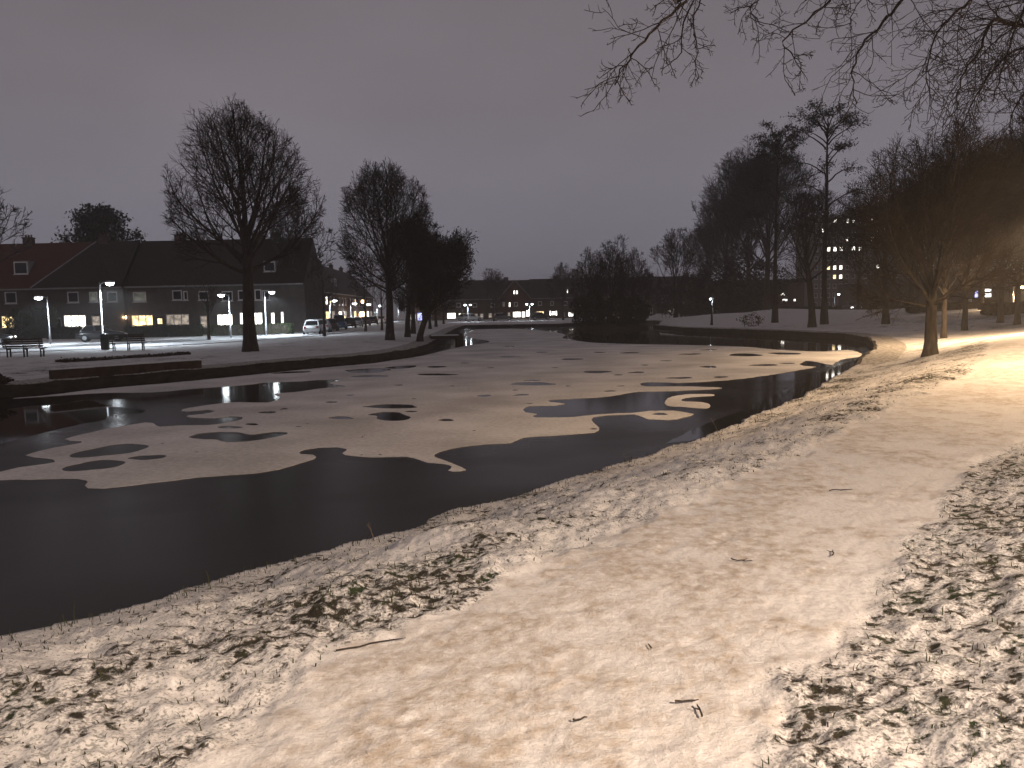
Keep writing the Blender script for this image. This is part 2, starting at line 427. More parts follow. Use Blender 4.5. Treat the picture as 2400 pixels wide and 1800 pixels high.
def ground_material(name):
    m, nt, b = new_mat(name); N = nt.nodes; L = nt.links
    at_ = N.new('ShaderNodeAttribute'); at_.attribute_name = 'snow_cover'
    ad_ = N.new('ShaderNodeAttribute'); ad_.attribute_name = 'dusty'
    geo = N.new('ShaderNodeNewGeometry')
    n1 = N.new('ShaderNodeTexNoise'); n1.inputs['Scale'].default_value = 30; n1.inputs['Detail'].default_value = 5; n1.inputs['Roughness'].default_value = 0.65
    n2 = N.new('ShaderNodeTexNoise'); n2.inputs['Scale'].default_value = 0.9; n2.inputs['Detail'].default_value = 6; n2.inputs['Roughness'].default_value = 0.7
    n3 = N.new('ShaderNodeTexNoise'); n3.inputs['Scale'].default_value = 95; n3.inputs['Detail'].default_value = 3
    n4 = N.new('ShaderNodeTexNoise'); n4.inputs['Scale'].default_value = 2.3; n4.inputs['Detail'].default_value = 3
    for n in (n1, n2, n3, n4): L.new(geo.outputs['Position'], n.inputs['Vector'])
    # snow lies where the fine noise is above the local bareness
    n5 = N.new('ShaderNodeTexNoise'); n5.inputs['Scale'].default_value = 14; n5.inputs['Detail'].default_value = 5; n5.inputs['Roughness'].default_value = 0.64; n5.inputs['Distortion'].default_value = 0.0
    L.new(geo.outputs['Position'], n5.inputs['Vector'])
    s2 = N.new('ShaderNodeMath'); s2.operation = 'SUBTRACT'; L.new(n5.outputs['Fac'], s2.inputs[0]); L.new(at_.outputs['Fac'], s2.inputs[1])
    mr = N.new('ShaderNodeMapRange'); mr.interpolation_type = 'SMOOTHSTEP'
    mr.inputs['From Min'].default_value = -0.045; mr.inputs['From Max'].default_value = 0.075
    L.new(s2.outputs[0], mr.inputs['Value'])
    gr = N.new('ShaderNodeValToRGB'); e = gr.color_ramp.elements
    e[0].position = 0.35; e[0].color = (0.034, 0.030, 0.022, 1); e[1].position = 0.62; e[1].color = (0.030, 0.044, 0.020, 1)
    x = e.new(0.5); x.color = (0.052, 0.045, 0.031, 1)
    L.new(n4.outputs['Fac'], gr.inputs[0])
    sn = N.new('ShaderNodeValToRGB'); e = sn.color_ramp.elements
    e[0].position = 0.3; e[0].color = (0.63, 0.62, 0.615, 1); e[1].position = 0.68; e[1].color = (0.82, 0.815, 0.82, 1)
    L.new(n1.outputs['Fac'], sn.inputs[0])
    dust = N.new('ShaderNodeMix'); dust.data_type = 'RGBA'
    mott = N.new('ShaderNodeMapRange'); mott.inputs['From Min'].default_value = 0.36; mott.inputs['From Max'].default_value = 0.62
    n7 = N.new('ShaderNodeTexNoise'); n7.inputs['Scale'].default_value = 11; n7.inputs['Detail'].default_value = 6; n7.inputs['Roughness'].default_value = 0.7; L.new(geo.outputs['Position'], n7.inputs['Vector'])
    L.new(n7.outputs['Fac'], mott.inputs['Value'])
    df = N.new('ShaderNodeMath'); df.operation = 'MULTIPLY'; L.new(ad_.outputs['Fac'], df.inputs[0]); L.new(mott.outputs[0], df.inputs[1])
    L.new(df.outputs[0], dust.inputs[0]); L.new(sn.outputs[0], dust.inputs[6]); dust.inputs[7].default_value = (0.47, 0.41, 0.35, 1)
    # grass tips showing as fine specks through thin snow
    n6 = N.new('ShaderNodeTexNoise'); n6.inputs['Scale'].default_value = 62; n6.inputs['Detail'].default_value = 3; n6.inputs['Roughness'].default_value = 0.6
    L.new(geo.outputs['Position'], n6.inputs['Vector'])
    thin = N.new('ShaderNodeMapRange'); thin.inputs['From Min'].default_value = 0.15; thin.inputs['From Max'].default_value = 0.45; thin.inputs['To Min'].default_value = 0.30; thin.inputs['To Max'].default_value = 0.50
    L.new(at_.outputs['Fac'], thin.inputs['Value'])
    sp2 = N.new('ShaderNodeMath'); sp2.operation = 'SUBTRACT'; L.new(n6.outputs['Fac'], sp2.inputs[0]); L.new(thin.outputs[0], sp2.inputs[1])
    spk = N.new('ShaderNodeMapRange'); spk.interpolation_type = 'SMOOTHSTEP'; spk.inputs['From Min'].default_value = -0.06; spk.inputs['From Max'].default_value = 0.06; spk.inputs['To Min'].default_value = 0.48; spk.inputs['To Max'].default_value = 1.0
    L.new(sp2.outputs[0], spk.inputs['Value'])
    mk = N.new('ShaderNodeMath'); mk.operation = 'MULTIPLY'; L.new(mr.outputs[0], mk.inputs[0]); L.new(spk.outputs[0], mk.inputs[1])
    mx = N.new('ShaderNodeMix'); mx.data_type = 'RGBA'
    gv = N.new('ShaderNodeMapRange'); gv.inputs['From Min'].default_value = 0.3; gv.inputs['From Max'].default_value = 0.7; gv.inputs['To Min'].default_value = 0.25; gv.inputs['To Max'].default_value = 1.5
    n8 = N.new('ShaderNodeTexNoise'); n8.inputs['Scale'].default_value = 75; n8.inputs['Detail'].default_value = 5; n8.inputs['Roughness'].default_value = 0.75; L.new(geo.outputs['Position'], n8.inputs['Vector']); L.new(n8.outputs['Fac'], gv.inputs['Value'])
    gm = N.new('ShaderNodeVectorMath'); gm.operation = 'SCALE'; L.new(gr.outputs[0], gm.inputs[0]); L.new(gv.outputs[0], gm.inputs['Scale'])
    L.new(mk.outputs[0], mx.inputs[0]); L.new(gm.outputs[0], mx.inputs[6]); L.new(dust.outputs[2], mx.inputs[7])
    L.new(mx.outputs[2], b.inputs['Base Color'])
    b.inputs['Roughness'].default_value = 0.85; b.inputs['Specular IOR Level'].default_value = 0.25
    bp = N.new('ShaderNodeBump'); bp.inputs['Strength'].default_value = 0.4; bp.inputs['Distance'].default_value = 0.008
    L.new(n3.outputs['Fac'], bp.inputs['Height'])
    bp2 = N.new('ShaderNodeBump'); bp2.inputs['Strength'].default_value = 0.45; bp2.inputs['Distance'].default_value = 0.02
    L.new(n1.outputs['Fac'], bp2.inputs['Height']); L.new(bp.outputs[0], bp2.inputs['Normal'])
    bp3 = N.new('ShaderNodeBump'); bp3.inputs['Strength'].default_value = 0.7; bp3.inputs['Distance'].default_value = 0.02
    L.new(mr.outputs[0], bp3.inputs['Height']); L.new(bp2.outputs[0], bp3.inputs['Normal']); L.new(bp3.outputs[0], b.inputs['Normal'])
    return m
M['ground'] = ground_material('snowy_ground')
def sub_mesh(name, faces, mat):
    used, inv = np.unique(faces.ravel(), return_inverse=True)
    ob = np_mesh(name, verts[used], inv.reshape(-1, 4), mat, smooth=True)
    for an, arr in (('snow_cover', snow_attr), ('dusty', dusty_attr)):
        at_ = ob.data.attributes.new(an, 'FLOAT', 'POINT'); at_.data.foreach_set('value', arr[used].astype(np.float32))
    return ob
g = sub_mesh('ground', quads[zlow & ~onp], M['ground']); tag(g, 'snow dusted park ground with grass showing through', kind='structure')
# centre fan triangles belong to the path the camera stands on
pf = quads[zlow & onp]
pth = sub_mesh('path', pf, M['ground']); tag(pth, 'wide snow covered footpath with trodden patches', kind='structure')

# ------------------------------------------------------------------ ice and the snow lying on it
def ice_material():
    m, nt, b = new_mat('dark_wet_ice'); N = nt.nodes; L = nt.links
    geo = N.new('ShaderNodeNewGeometry')
    n1 = N.new('ShaderNodeTexNoise'); n1.inputs['Scale'].default_value = 0.16; n1.inputs['Detail'].default_value = 3
    n2 = N.new('ShaderNodeTexNoise'); n2.inputs['Scale'].default_value = 1.3; n2.inputs['Detail'].default_value = 5
    n3 = N.new('ShaderNodeTexNoise'); n3.inputs['Scale'].default_value = 6.0; n3.inputs['Detail'].default_value = 2
    for n in (n1, n2, n3): L.new(geo.outputs['Position'], n.inputs['Vector'])
    r = N.new('ShaderNodeMapRange'); r.inputs['From Min'].default_value = 0.46; r.inputs['From Max'].default_value = 0.60
    r.inputs['To Min'].default_value = 0.09; r.inputs['To Max'].default_value = 0.21
    L.new(n1.outputs['Fac'], r.inputs['Value'])
    sy = N.new('ShaderNodeSeparateXYZ'); L.new(geo.outputs['Position'], sy.inputs[0])
    dull = N.new('ShaderNodeMapRange'); dull.interpolation_type = 'SMOOTHSTEP'; dull.inputs['From Min'].default_value = 13; dull.inputs['From Max'].default_value = 24; dull.inputs['To Min'].default_value = 0.20; dull.inputs['To Max'].default_value = 0.0
    L.new(sy.outputs['Y'], dull.inputs['Value'])       # the ice along the near bank is dull, further out it is wet
    ra = N.new('ShaderNodeMath'); ra.operation = 'ADD'; L.new(r.outputs[0], ra.inputs[0]); L.new(dull.outputs[0], ra.inputs[1]); L.new(ra.outputs[0], b.inputs['Roughness'])
    c = N.new('ShaderNodeValToRGB'); c.color_ramp.elements[0].color = (0.008, 0.008, 0.009, 1); c.color_ramp.elements[1].color = (0.022, 0.021, 0.021, 1)
    L.new(n2.outputs['Fac'], c.inputs[0]); L.new(c.outputs[0], b.inputs['Base Color'])
    b.inputs['IOR'].default_value = 1.31; b.inputs['Specular IOR Level'].default_value = 0.34
    bp = N.new('ShaderNodeBump'); bp.inputs['Strength'].default_value = 0.03; bp.inputs['Distance'].default_value = 0.02
    L.new(n3.outputs['Fac'], bp.inputs['Height']); L.new(bp.outputs[0], b.inputs['Normal'])
    return m
M['ice'] = ice_material()
def ice_snow_material():
    m, nt, b = new_mat('snow_on_ice'); N = nt.nodes; L = nt.links
    geo = N.new('ShaderNodeNewGeometry')
    n1 = N.new('ShaderNodeTexNoise'); n1.inputs['Scale'].default_value = 0.35; n1.inputs['Detail'].default_value = 5
    n2 = N.new('ShaderNodeTexNoise'); n2.inputs['Scale'].default_value = 9; n2.inputs['Detail'].default_value = 5
    for n in (n1, n2): L.new(geo.outputs['Position'], n.inputs['Vector'])
    s = N.new('ShaderNodeMath'); s.operation = 'MULTIPLY_ADD'; L.new(n2.outputs['Fac'], s.inputs[0]); s.inputs[1].default_value = 0.55; L.new(n1.outputs['Fac'], s.inputs[2])
    c = N.new('ShaderNodeValToRGB'); e = c.color_ramp.elements
    e[0].position = 0.60; e[0].color = (0.52, 0.51, 0.50, 1); e[1].position = 0.95; e[1].color = (0.82, 0.81, 0.80, 1)
    L.new(s.outputs[0], c.inputs[0]); L.new(c.outputs[0], b.inputs['Base Color'])
    b.inputs['Roughness'].default_value = 0.75; b.inputs['Specular IOR Level'].default_value = 0.2
    bp = N.new('ShaderNodeBump'); bp.inputs['Strength'].default_value = 0.3; bp.inputs['Distance'].default_value = 0.02
    L.new(n2.outputs['Fac'], bp.inputs['Height']); L.new(bp.outputs[0], b.inputs['Normal'])
    return m
M['ice_snow'] = ice_snow_material()

def curve_sheet(name, loops, z, mat, thick=0.0):
    cu = bpy.data.curves.new(name, 'CURVE'); cu.dimensions = '2D'; cu.fill_mode = 'BOTH' if thick else 'BOTH'; cu.extrude = thick
    for lp in loops:
        sp_ = cu.splines.new('POLY'); sp_.points.add(len(lp)-1)
        for k, p in enumerate(lp): sp_.points[k].co = (p[0], p[1], 0, 1)
        sp_.use_cyclic_u = True
    ob = bpy.data.objects.new(name, cu)
    COL.objects.link(ob); bpy.context.view_layer.update()
    me = bpy.data.meshes.new_from_object(ob.evaluated_get(bpy.context.evaluated_depsgraph_get()))
    bpy.data.objects.remove(ob); bpy.data.curves.remove(cu)
    me.name = name; me.materials.clear(); me.materials.append(mat)
    o2 = bpy.data.objects.new(name, me); COL.objects.link(o2); o2.location.z = z
    return o2
def smooth_loop(pts, jit=0.0, seed=0, sub=4):
    """Catmull-Rom through world points, with small uneven wobble"""
    n = len(pts); outp = []
    rg = random.Random(seed)
    for i in range(n):
        p0, p1, p2, p3 = (np.array(pts[(i+k-1) % n][:2]) for k in range(4))
        L = np.linalg.norm(p2-p1)
        ns = max(1, min(14, int(L/0.25)) if sub is None else sub)
        for k in range(ns):
            t = k/ns
            q = 0.5*((2*p1)+(-p0+p2)*t+(2*p0-5*p1+4*p2-p3)*t*t+(-p0+3*p1-3*p2+p3)*t**3)
            if k and jit: q = q+np.array([rg.uniform(-1, 1), rg.uniform(-1, 1)])*jit*min(1, L)
            outp.append((q[0], q[1]))
    return outp
ice_loop = [(p[0], p[1]) for p in pond]
# widen the ice a little below the banks so that no gap opens at the shore
pc = pond_a.mean(0)
xs, ys = pond_a[:, 0], pond_a[:, 1]
area = 0.5*np.sum(xs*np.roll(ys, -1)-np.roll(xs, -1)*ys); sg = 1 if area > 0 else -1
nrm = []
for i in range(len(pond)):
    t = pond_a[(i+1) % len(pond)]-pond_a[i-1]; t = t/np.linalg.norm(t); nrm.append((t[1]*sg, -t[0]*sg))
nrm = np.array(nrm)
ice = curve_sheet('ice', [[tuple(p) for p in pond_a+nrm*0.6]], 0.0, M['ice']); tag(ice, 'dark wet ice of the pond with open patches', kind='structure')

m_, nt_, b_ = new_mat('open_water'); M['water'] = m_
b_.inputs['Base Color'].default_value = (0.010, 0.010, 0.009, 1); b_.inputs['Roughness'].default_value = 0.035; b_.inputs['IOR'].default_value = 1.33
gw = nt_.nodes.new('ShaderNodeNewGeometry'); nw = nt_.nodes.new('ShaderNodeTexNoise'); nw.inputs['Scale'].default_value = 2.5
bw_ = nt_.nodes.new('ShaderNodeBump'); bw_.inputs['Strength'].default_value = 0.02; bw_.inputs['Distance'].default_value = 0.02
nt_.links.new(gw.outputs['Position'], nw.inputs['Vector']); nt_.links.new(nw.outputs['Fac'], bw_.inputs['Height']); nt_.links.new(bw_.outputs[0], b_.inputs['Normal'])
for wl, lab in (([(-160,945),(0,937),(103,934),(200,938),(245,948),(300,957),(340,962),(330,968),(262,974),(240,985),(200,992),(150,1003),(90,1018),(40,1030),(0,1042),(-160,1085)], 'open water between the ice at the left'),
                ([(1322,781),(1322,790),(1350,796),(1390,800),(1500,804),(1610,806),(1720,809),(1830,817),(1935,821),(1990,818),(2022,812),(2020,804),(1980,799),(1853,791),(1720,785),(1600,780),(1533,773),(1545,766),(1450,764),(1340,770)], 'open water round the island and along the right quay'),
                ([(1600,1035),(1560,1040),(1640,1000),(1740,960),(1820,925),(1880,892),(1940,868),(1985,850),(2030,838),(2040,842),(1985,874),(1888,928),(1758,982),(1640,1028)], 'open water below the near bank')):
    ww_ = curve_sheet('water', [smooth_loop([at(x, y, 0) for x, y in wl], 0.03, 4, None)], 0.003, M['water']); tag(ww_, lab, kind='structure')

snow_px = [(-160,1128),(0,1126),(108,1124),(180,1123),(203,1127),(206,1131),(199,1139),(206,1145),(244,1146),(353,1133),(461,1120),(530,1115),(600,1110),(654,1101),(708,1085),(735,1077),
 (741,1072),(734,1067),(705,1065),(700,1061),(712,1055),(746,1050),(790,1049),(812,1053),(812,1057),(802,1063),(808,1067),(822,1069),(871,1073),(953,1071),(975,1076),(1001,1085),(1045,1089),(1059,1094),
 (1056,1100),(1050,1104),(1061,1106),(1080,1105),(1092,1102),(1082,1096),(1065,1089),(1039,1079),(1019,1072),(1018,1066),(1030,1060),(1055,1053),(1088,1047),(1140,1042),(1197,1039),(1210,1033),(1228,1026),(1323,1020),(1395,1014),(1404,1008),(1396,996),
 (1386,984),(1390,978),(1421,974),(1486,972),(1505,978),(1520,984),(1567,985),(1600,979),(1626,971),(1600,966),(1578,963),(1519,964),(1490,968),(1421,971),(1323,979),(1255,979),(1247,976),(1258,971),(1232,967),(1225,960),(1240,952),(1300,951),(1323,947),
 (1290,943),(1282,939),(1300,937),(1377,933),(1440,927),(1475,921),(1500,918),(1567,917),(1640,914),(1692,910),(1640,907),(1573,906),(1515,906),(1501,901),(1515,896),(1605,897),(1714,890),(1780,882),(1822,876),(1870,868),(1912,860),
 (1882,858),(1875,852),(1890,846),(1915,849),(1945,855),(1958,850),(1975,842),(2012,836),(2018,829),(1990,821),(1931,824),(1880,823),(1822,820),(1760,814),(1714,812),(1605,809),(1497,807),(1430,805),(1388,803),(1345,798),(1318,792),(1325,785),
 (1300,779),(1260,774),(1200,771),(1120,772),(1100,778),(1090,786),(1110,793),(1145,799),(1139,804),(1110,808),(1076,814),(1040,822),(985,835),(925,844),(871,852),(736,864),(600,878),(407,897),(244,911),(108,927),(30,934),
 (103,930),(244,921),(353,920),(445,912),(515,907),(590,901),(620,897),(708,894),(740,891),(793,890),(790,894),(774,898),(790,903),(811,906),(752,911),(695,919),(645,923),(655,930),(652,937),(627,944),(597,944),(559,943),(537,944),(500,948),(461,954),(428,960),(436,965),(488,961),(505,964),(475,971),(441,974),(445,979),(502,981),(542,976),(568,978),
 (568,983),(540,990),(488,997),(420,998),(375,1001),(358,992),(340,991),(271,1002),(190,1019),(152,1030),(165,1034),(192,1035),(190,1039),(163,1044),(95,1057),(60,1068),(81,1073),(125,1078),(130,1084),(108,1088),(41,1097),(0,1107),(-160,1112)]
loops = [smooth_loop([at(x, y, 0) for x, y in snow_px], 0.05, 3, None)]
holes = [(258,1057,89,12,-.10),(221,1092,72,11,-.08),(346,1073,41,6,-.05),(537,1002,28,3.6,0),(590,995,16,2.6,0),(627,967,20,2.8,0),(665,959,10,1.8,0),
 (776,943,14,2.2,0),(820,927,11,1.6,0),(917,953,65,5.0,-.01),(963,965,14,2,0),(798,980,30,3.4,0),(1045,985,20,2.7,0),(1134,928,18,2.4,0),(934,903,11,1.3,0),
 (862,869,58,5.0,-.03),(1023,860,25,2,0),(1023,878,46,2.6,0),(866,882,46,2.5,0),(681,873,50,2.2,-.03),
 (1247,900,51,4,0),(1245,892,20,1.5,0),(1220,926,21,2,0),(1206,915,8,1.2,0),(1429,917,15,1.5,0),(1453,905,10,1.3,0),(1399,872,37,2.6,0),(1340,842,29,2.0,0),
 (1448,879,11,1.4,0),(1491,873,19,1.9,0),(1592,886,31,2.4,0),(1689,884,19,1.8,0),(1746,832,38,3.6,0),(1790,856,33,2.2,0),(1844,852,19,1.5,0),(1660,860,22,2.2,0),
 (1616,830,27,1.6,0),(1475,827,24,1.4,0),(1405,826,14,1.1,0),(1660,820,22,1.2,0),(1839,829,36,2.6,.02),(1546,971,19,2.8,0),(1193,836,27,1.6,0),(1200,812,20,1.2,0),
 (1560,846,14,1.2,0),(1510,856,10,1.0,0),(1300,862,9,1.0,0),(1330,905,7,1.0,0),(700,1000,7,1.1,0),(720,994,5,.9,0),(848,1025,4,1.2,0),(890,1066,5,1.1,0),(846,1067,5,1.0,0),(1110,1010,5,1.0,0),
 (620,903,4,.6,0),(1060,905,6,.9,0),(1090,851,12,1.0,0),(1150,862,9,.9,0),(1270,826,16,1.0,0),(1390,1006,10,1.6,0),(1240,946,9,1.1,0),(970,935,7,.9,0),(460,1060,5,1,0),(380,1040,4,.9,0)]
blobs = [[(442,1025),(470,1016),(515,1013),(560,1014),(588,1019),(640,1013),(675,1015),(660,1022),(620,1030),(575,1036),(530,1037),(505,1031),(470,1030)],
 [(860,972),(885,967),(910,966),(935,967),(948,973),(962,978),(955,984),(930,987),(900,986),(882,981),(884,976)],
 [(898,862),(935,858),(976,857),(965,862),(930,865)]]
hl = []
for k, (cx, cy, rx, ry, sl) in enumerate(holes):
    rg = random.Random(k+11); ph = rg.uniform(0, 6.28); pts = []
    for q in range(22):
        a_ = 2*math.pi*q/22; rad = 1+0.10*math.sin(2*a_+ph)+0.07*math.sin(3*a_+ph*2)+0.04*math.sin(5*a_+ph*3)
        dx, dy = rx*rad*math.cos(a_), ry*rad*math.sin(a_)
        pts.append(at(cx+dx, cy+dy+dx*sl, 0))
    hl.append(smooth_loop(pts, 0.02, k, 2))
for bl in blobs: hl.append(smooth_loop([at(x, y, 0) for x, y in bl], 0.02, 5, 5))
sn = curve_sheet('snow_layer', loops+hl, 0.006, M['ice_snow'], 0.004); tag(sn, 'thin snow layer lying on the pond ice with dark melt holes', kind='structure')
isl_px = [(1671,925),(1640,924),(1606,925),(1570,932),(1559,943),(1566,952),(1605,955),(1648,958),(1664,954),(1660,947),(1642,943),(1602,941),(1598,936),(1620,931),(1668,928)]
sn2 = curve_sheet('snow_patch', [smooth_loop([at(x, y, 0) for x, y in isl_px], 0.02, 9, 5)], 0.006, M['ice_snow'], 0.004)
tag(sn2, 'hook shaped patch of snow alone on the dark ice', kind='structure')

# ------------------------------------------------------------------ quay walls: a low dark edge with a strip of snow on top
def quay(name, pts, label, h=0.42, thick=0.5, seed=1, taper=False):
    root = empty(name, (pts[0][0], pts[0][1], 0)); tag(root, label, 'quay wall')
    ox, oy = pts[0][0], pts[0][1]
    # resample
    P = [np.array(p[:2]) for p in pts]; S = []
    for a_, b_ in zip(P, P[1:]):
        L = np.linalg.norm(b_-a_); n = max(1, int(L/0.6))
        for k in range(n): S.append(a_+(b_-a_)*k/n)
    S.append(P[-1]); rg = random.Random(seed)
    N_ = []
    for i in range(len(S)):
        t = S[min(i+1, len(S)-1)]-S[max(i-1, 0)]; t = t/np.linalg.norm(t); N_.append(np.array([t[1]*sg, -t[0]*sg]))   # outward, to land
    wall = MB(); cap = MB()
    hh = [(h+rg.uniform(-0.03, 0.03))*(min(1, 0.35+i_/14) if taper else 1) for i_, _ in enumerate(S)]; off = [rg.uniform(-0.04, 0.04) for _ in S]
    for i in range(len(S)-1):
        a0 = S[i]+N_[i]*off[i]-(ox, oy); b0 = S[i+1]+N_[i+1]*off[i+1]-(ox, oy)
        a1 = S[i]+N_[i]*thick-(ox, oy); b1 = S[i+1]+N_[i+1]*thick-(ox, oy)
        wall.quad((*a0, -0.3), (*b0, -0.3), (*b0, hh[i+1]), (*a0, hh[i]))
        wall.quad((*a0, hh[i]), (*b0, hh[i+1]), (*b1, hh[i+1]), (*a1, hh[i]))
        a2 = S[i]+N_[i]*(0.16+off[i]*2)-(ox, oy); b2 = S[i+1]+N_[i+1]*(0.16+off[i+1]*2)-(ox, oy)
        a3 = S[i]+N_[i]*1.5-(ox, oy); b3 = S[i+1]+N_[i+1]*1.5-(ox, oy)
        cap.quad((*a2, hh[i]-0.02), (*b2, hh[i+1]-0.02), (*b2, hh[i+1]+0.03), (*a2, hh[i]+0.03))
        cap.quad((*a2, hh[i]+0.03), (*b2, hh[i+1]+0.03), (*b3, min(h+0.05, hh[i+1]+0.12)), (*a3, min(h+0.05, hh[i]+0.12)))
    wall.build('wall', M['quay'], root); cap.build('snow_cap', M['verge'], root)
    return root
M['verge'] = noise_mat('snowy_verge', (0.10, 0.085, 0.06), (0.60, 0.59, 0.585), 7, 0.85, 0.5, detail=6)
q_right = [pond[i] for i in range(len(near)-1, len(near)+len(right))]
q_far = [pond[i] for i in range(len(near)+len(right)-1, len(near)+len(right)+len(far))]
q_left = [pond[i] for i in range(len(near)+len(right)+len(far)-1, len(near)+len(right)+len(far)+12)]
quay('quay_wall', q_right, 'low dark quay edge curving round the inlet on the right', seed=2, taper=True)
quay('quay_wall', q_far, 'low dark quay edge along the far end of the pond', seed=3)
quay('quay_wall', q_left, 'low dark quay edge along the left bank below the benches', seed=4)
# ------------------------------------------------------------------ trees
def tubes(branches, sides_by_level):
    """branches: list of (pts list of 3-tuples, radii list, level) -> verts, quad faces"""
    groups = {}
    for pts, rad, lv in branches:
        groups.setdefault((len(pts), sides_by_level[min(lv, len(sides_by_level)-1)]), []).append((pts, rad))
    V = []; Fc = []; base = 0
    for (n, k), lst in groups.items():
        P = np.array([l[0] for l in lst], dtype=float); Rd = np.array([l[1] for l in lst], dtype=float)
        T = np.empty_like(P); T[:, 1:-1] = P[:, 2:]-P[:, :-2] if n > 2 else 0
        T[:, 0] = P[:, 1]-P[:, 0]; T[:, -1] = P[:, -1]-P[:, -2]
        T /= np.linalg.norm(T, axis=2, keepdims=True)+1e-9
        ref = np.where(np.abs(T[:, :1, 2:3]) < 0.9, np.array([0, 0, 1.0]), np.array([1.0, 0, 0]))
        U = np.cross(T, np.broadcast_to(ref, T.shape)); U /= np.linalg.norm(U, axis=2, keepdims=True)+1e-9
        W = np.cross(T, U)
        an = 2*np.pi*np.arange(k)/k
        ring = P[:, :, None, :]+Rd[:, :, None, None]*(U[:, :, None, :]*np.cos(an)[None, None, :, None]+W[:, :, None, :]*np.sin(an)[None, None, :, None])
        B = len(lst)
        V.append(ring.reshape(-1, 3))
        i = base+np.arange(B*n*k).reshape(B, n, k)
        a = i[:, :-1, :]; b = np.roll(i, -1, 2)[:, :-1, :]; c = np.roll(i, -1, 2)[:, 1:, :]; d = i[:, 1:, :]
        Fc.append(np.stack([a.ravel(), b.ravel(), c.ravel(), d.ravel()], 1))
        base += B*n*k
    return np.concatenate(V), np.concatenate(Fc)

def vadd(a, b, s=1.0): return (a[0]+b[0]*s, a[1]+b[1]*s, a[2]+b[2]*s)
def vnorm(a):
    l = math.sqrt(a[0]*a[0]+a[1]*a[1]+a[2]*a[2])+1e-9; return (a[0]/l, a[1]/l, a[2]/l)
def around(d, ang, az):
    a = (0, 0, 1) if abs(d[2]) < 0.9 else (1, 0, 0)
    u = vnorm((d[1]*a[2]-d[2]*a[1], d[2]*a[0]-d[0]*a[2], d[0]*a[1]-d[1]*a[0]))
    v = (d[1]*u[2]-d[2]*u[1], d[2]*u[0]-d[0]*u[2], d[0]*u[1]-d[1]*u[0])
    ca, sa = math.cos(ang), math.sin(ang); cz, sz = math.cos(az), math.sin(az)
    return vnorm((d[0]*ca+(u[0]*cz+v[0]*sz)*sa, d[1]*ca+(u[1]*cz+v[1]*sz)*sa, d[2]*ca+(u[2]*cz+v[2]*sz)*sa))

class Grower:
    def __init__(s, seed, env, up=(0.25, 0.12, 0.06, 0.0), wob=(0.10, 0.14, 0.18, 0.22), counts=(0, 9, 7, 5), ang=(35, 40, 42, 45), ratio=(0.5, 0.5, 0.5), rmin=0.008, maxlv=4, segs=(8, 7, 5, 4, 3), r_ratio=0.55, start=0.22):
        s.r = random.Random(seed); s.env = env; s.up = up; s.wob = wob; s.counts = counts; s.ang = ang; s.ratio = ratio
        s.rmin = rmin; s.maxlv = maxlv; s.segs = segs; s.rr = r_ratio; s.start = start
        s.out = []; s.tips = []
    def branch(s, p, d, L, r0, lv):
        R = s.r; n = s.segs[min(lv, len(s.segs)-1)]; step = L/n; pts = [p]; dirs = [d]
        wb = s.wob[min(lv-1, 3)]; up = s.up[min(lv-1, 3)]
        for k in range(n):
            d = vnorm((d[0]+R.gauss(0, wb), d[1]+R.gauss(0, wb), d[2]+R.gauss(0, wb)+up*(k+1)/n))
            q = vadd(p, d, step)
            if lv > 0 and k > 0 and s.env and not s.env(q, R): break
            p = q; pts.append(p); dirs.append(d)
        m_ = len(pts)
        if m_ < 2: return
        if lv >= s.maxlv: r_end = s.rmin*0.6
        else: r_end = max(s.rmin, r0*0.22)
        # fixed point count for batching
        rad = [r0+(r_end-r0)*(k/(m_-1))**0.8 for k in range(m_)]
        s.out.append((pts, rad, lv))
        if lv >= s.maxlv:
            s.tips.append(pts[-1]); return
        nc = s.counts[min(lv, len(s.counts)-1)]
        az = R.uniform(0, 6.28)
        for c in range(nc):
            t = s.start+(1-s.start)*(c+R.uniform(0.1, 0.9))/nc
            f = t*(m_-1); k = min(int(f), m_-2); u = f-k
            q = tuple(pts[k][i]*(1-u)+pts[k+1][i]*u for i in range(3)); rq = rad[k]*(1-u)+rad[k+1]*u
            az += 2.4+R.uniform(-0.5, 0.5)
            an = math.radians(s.ang[min(lv, len(s.ang)-1)]*R.uniform(0.65, 1.3))
            dd = around(dirs[k+1], an, az)
            LL = L*s.ratio[min(lv-1, len(s.ratio)-1)]*R.uniform(0.6, 1.25)*(1.12-0.55*t)
            s.branch(q, dd, LL, max(s.rmin, rq*s.rr), lv+1)

def ellipsoid(cz, rx, rz_up, rz_dn, jit=0.10, lump=0.0, seed=0, cx=0.0, cy=0.0, power=2.0):
    rg = random.Random(seed); ph = [rg.uniform(0, 6.28) for _ in range(4)]
    def f(p, R):
        x, y, z_ = p[0]-cx, p[1]-cy, p[2]-cz
        rz_ = rz_up if z_ > 0 else rz_dn
        h = math.hypot(x, y)/rx; v = abs(z_)/rz_
        a = math.atan2(y, x)
        k = 1+lump*(math.sin(3*a+ph[0])*math.sin(4*v+ph[1])+0.6*math.sin(5*a+ph[2]+3*v))
        return (h**power+v**power)**(1/power) < k*(1+R.uniform(-jit, jit))
    return f

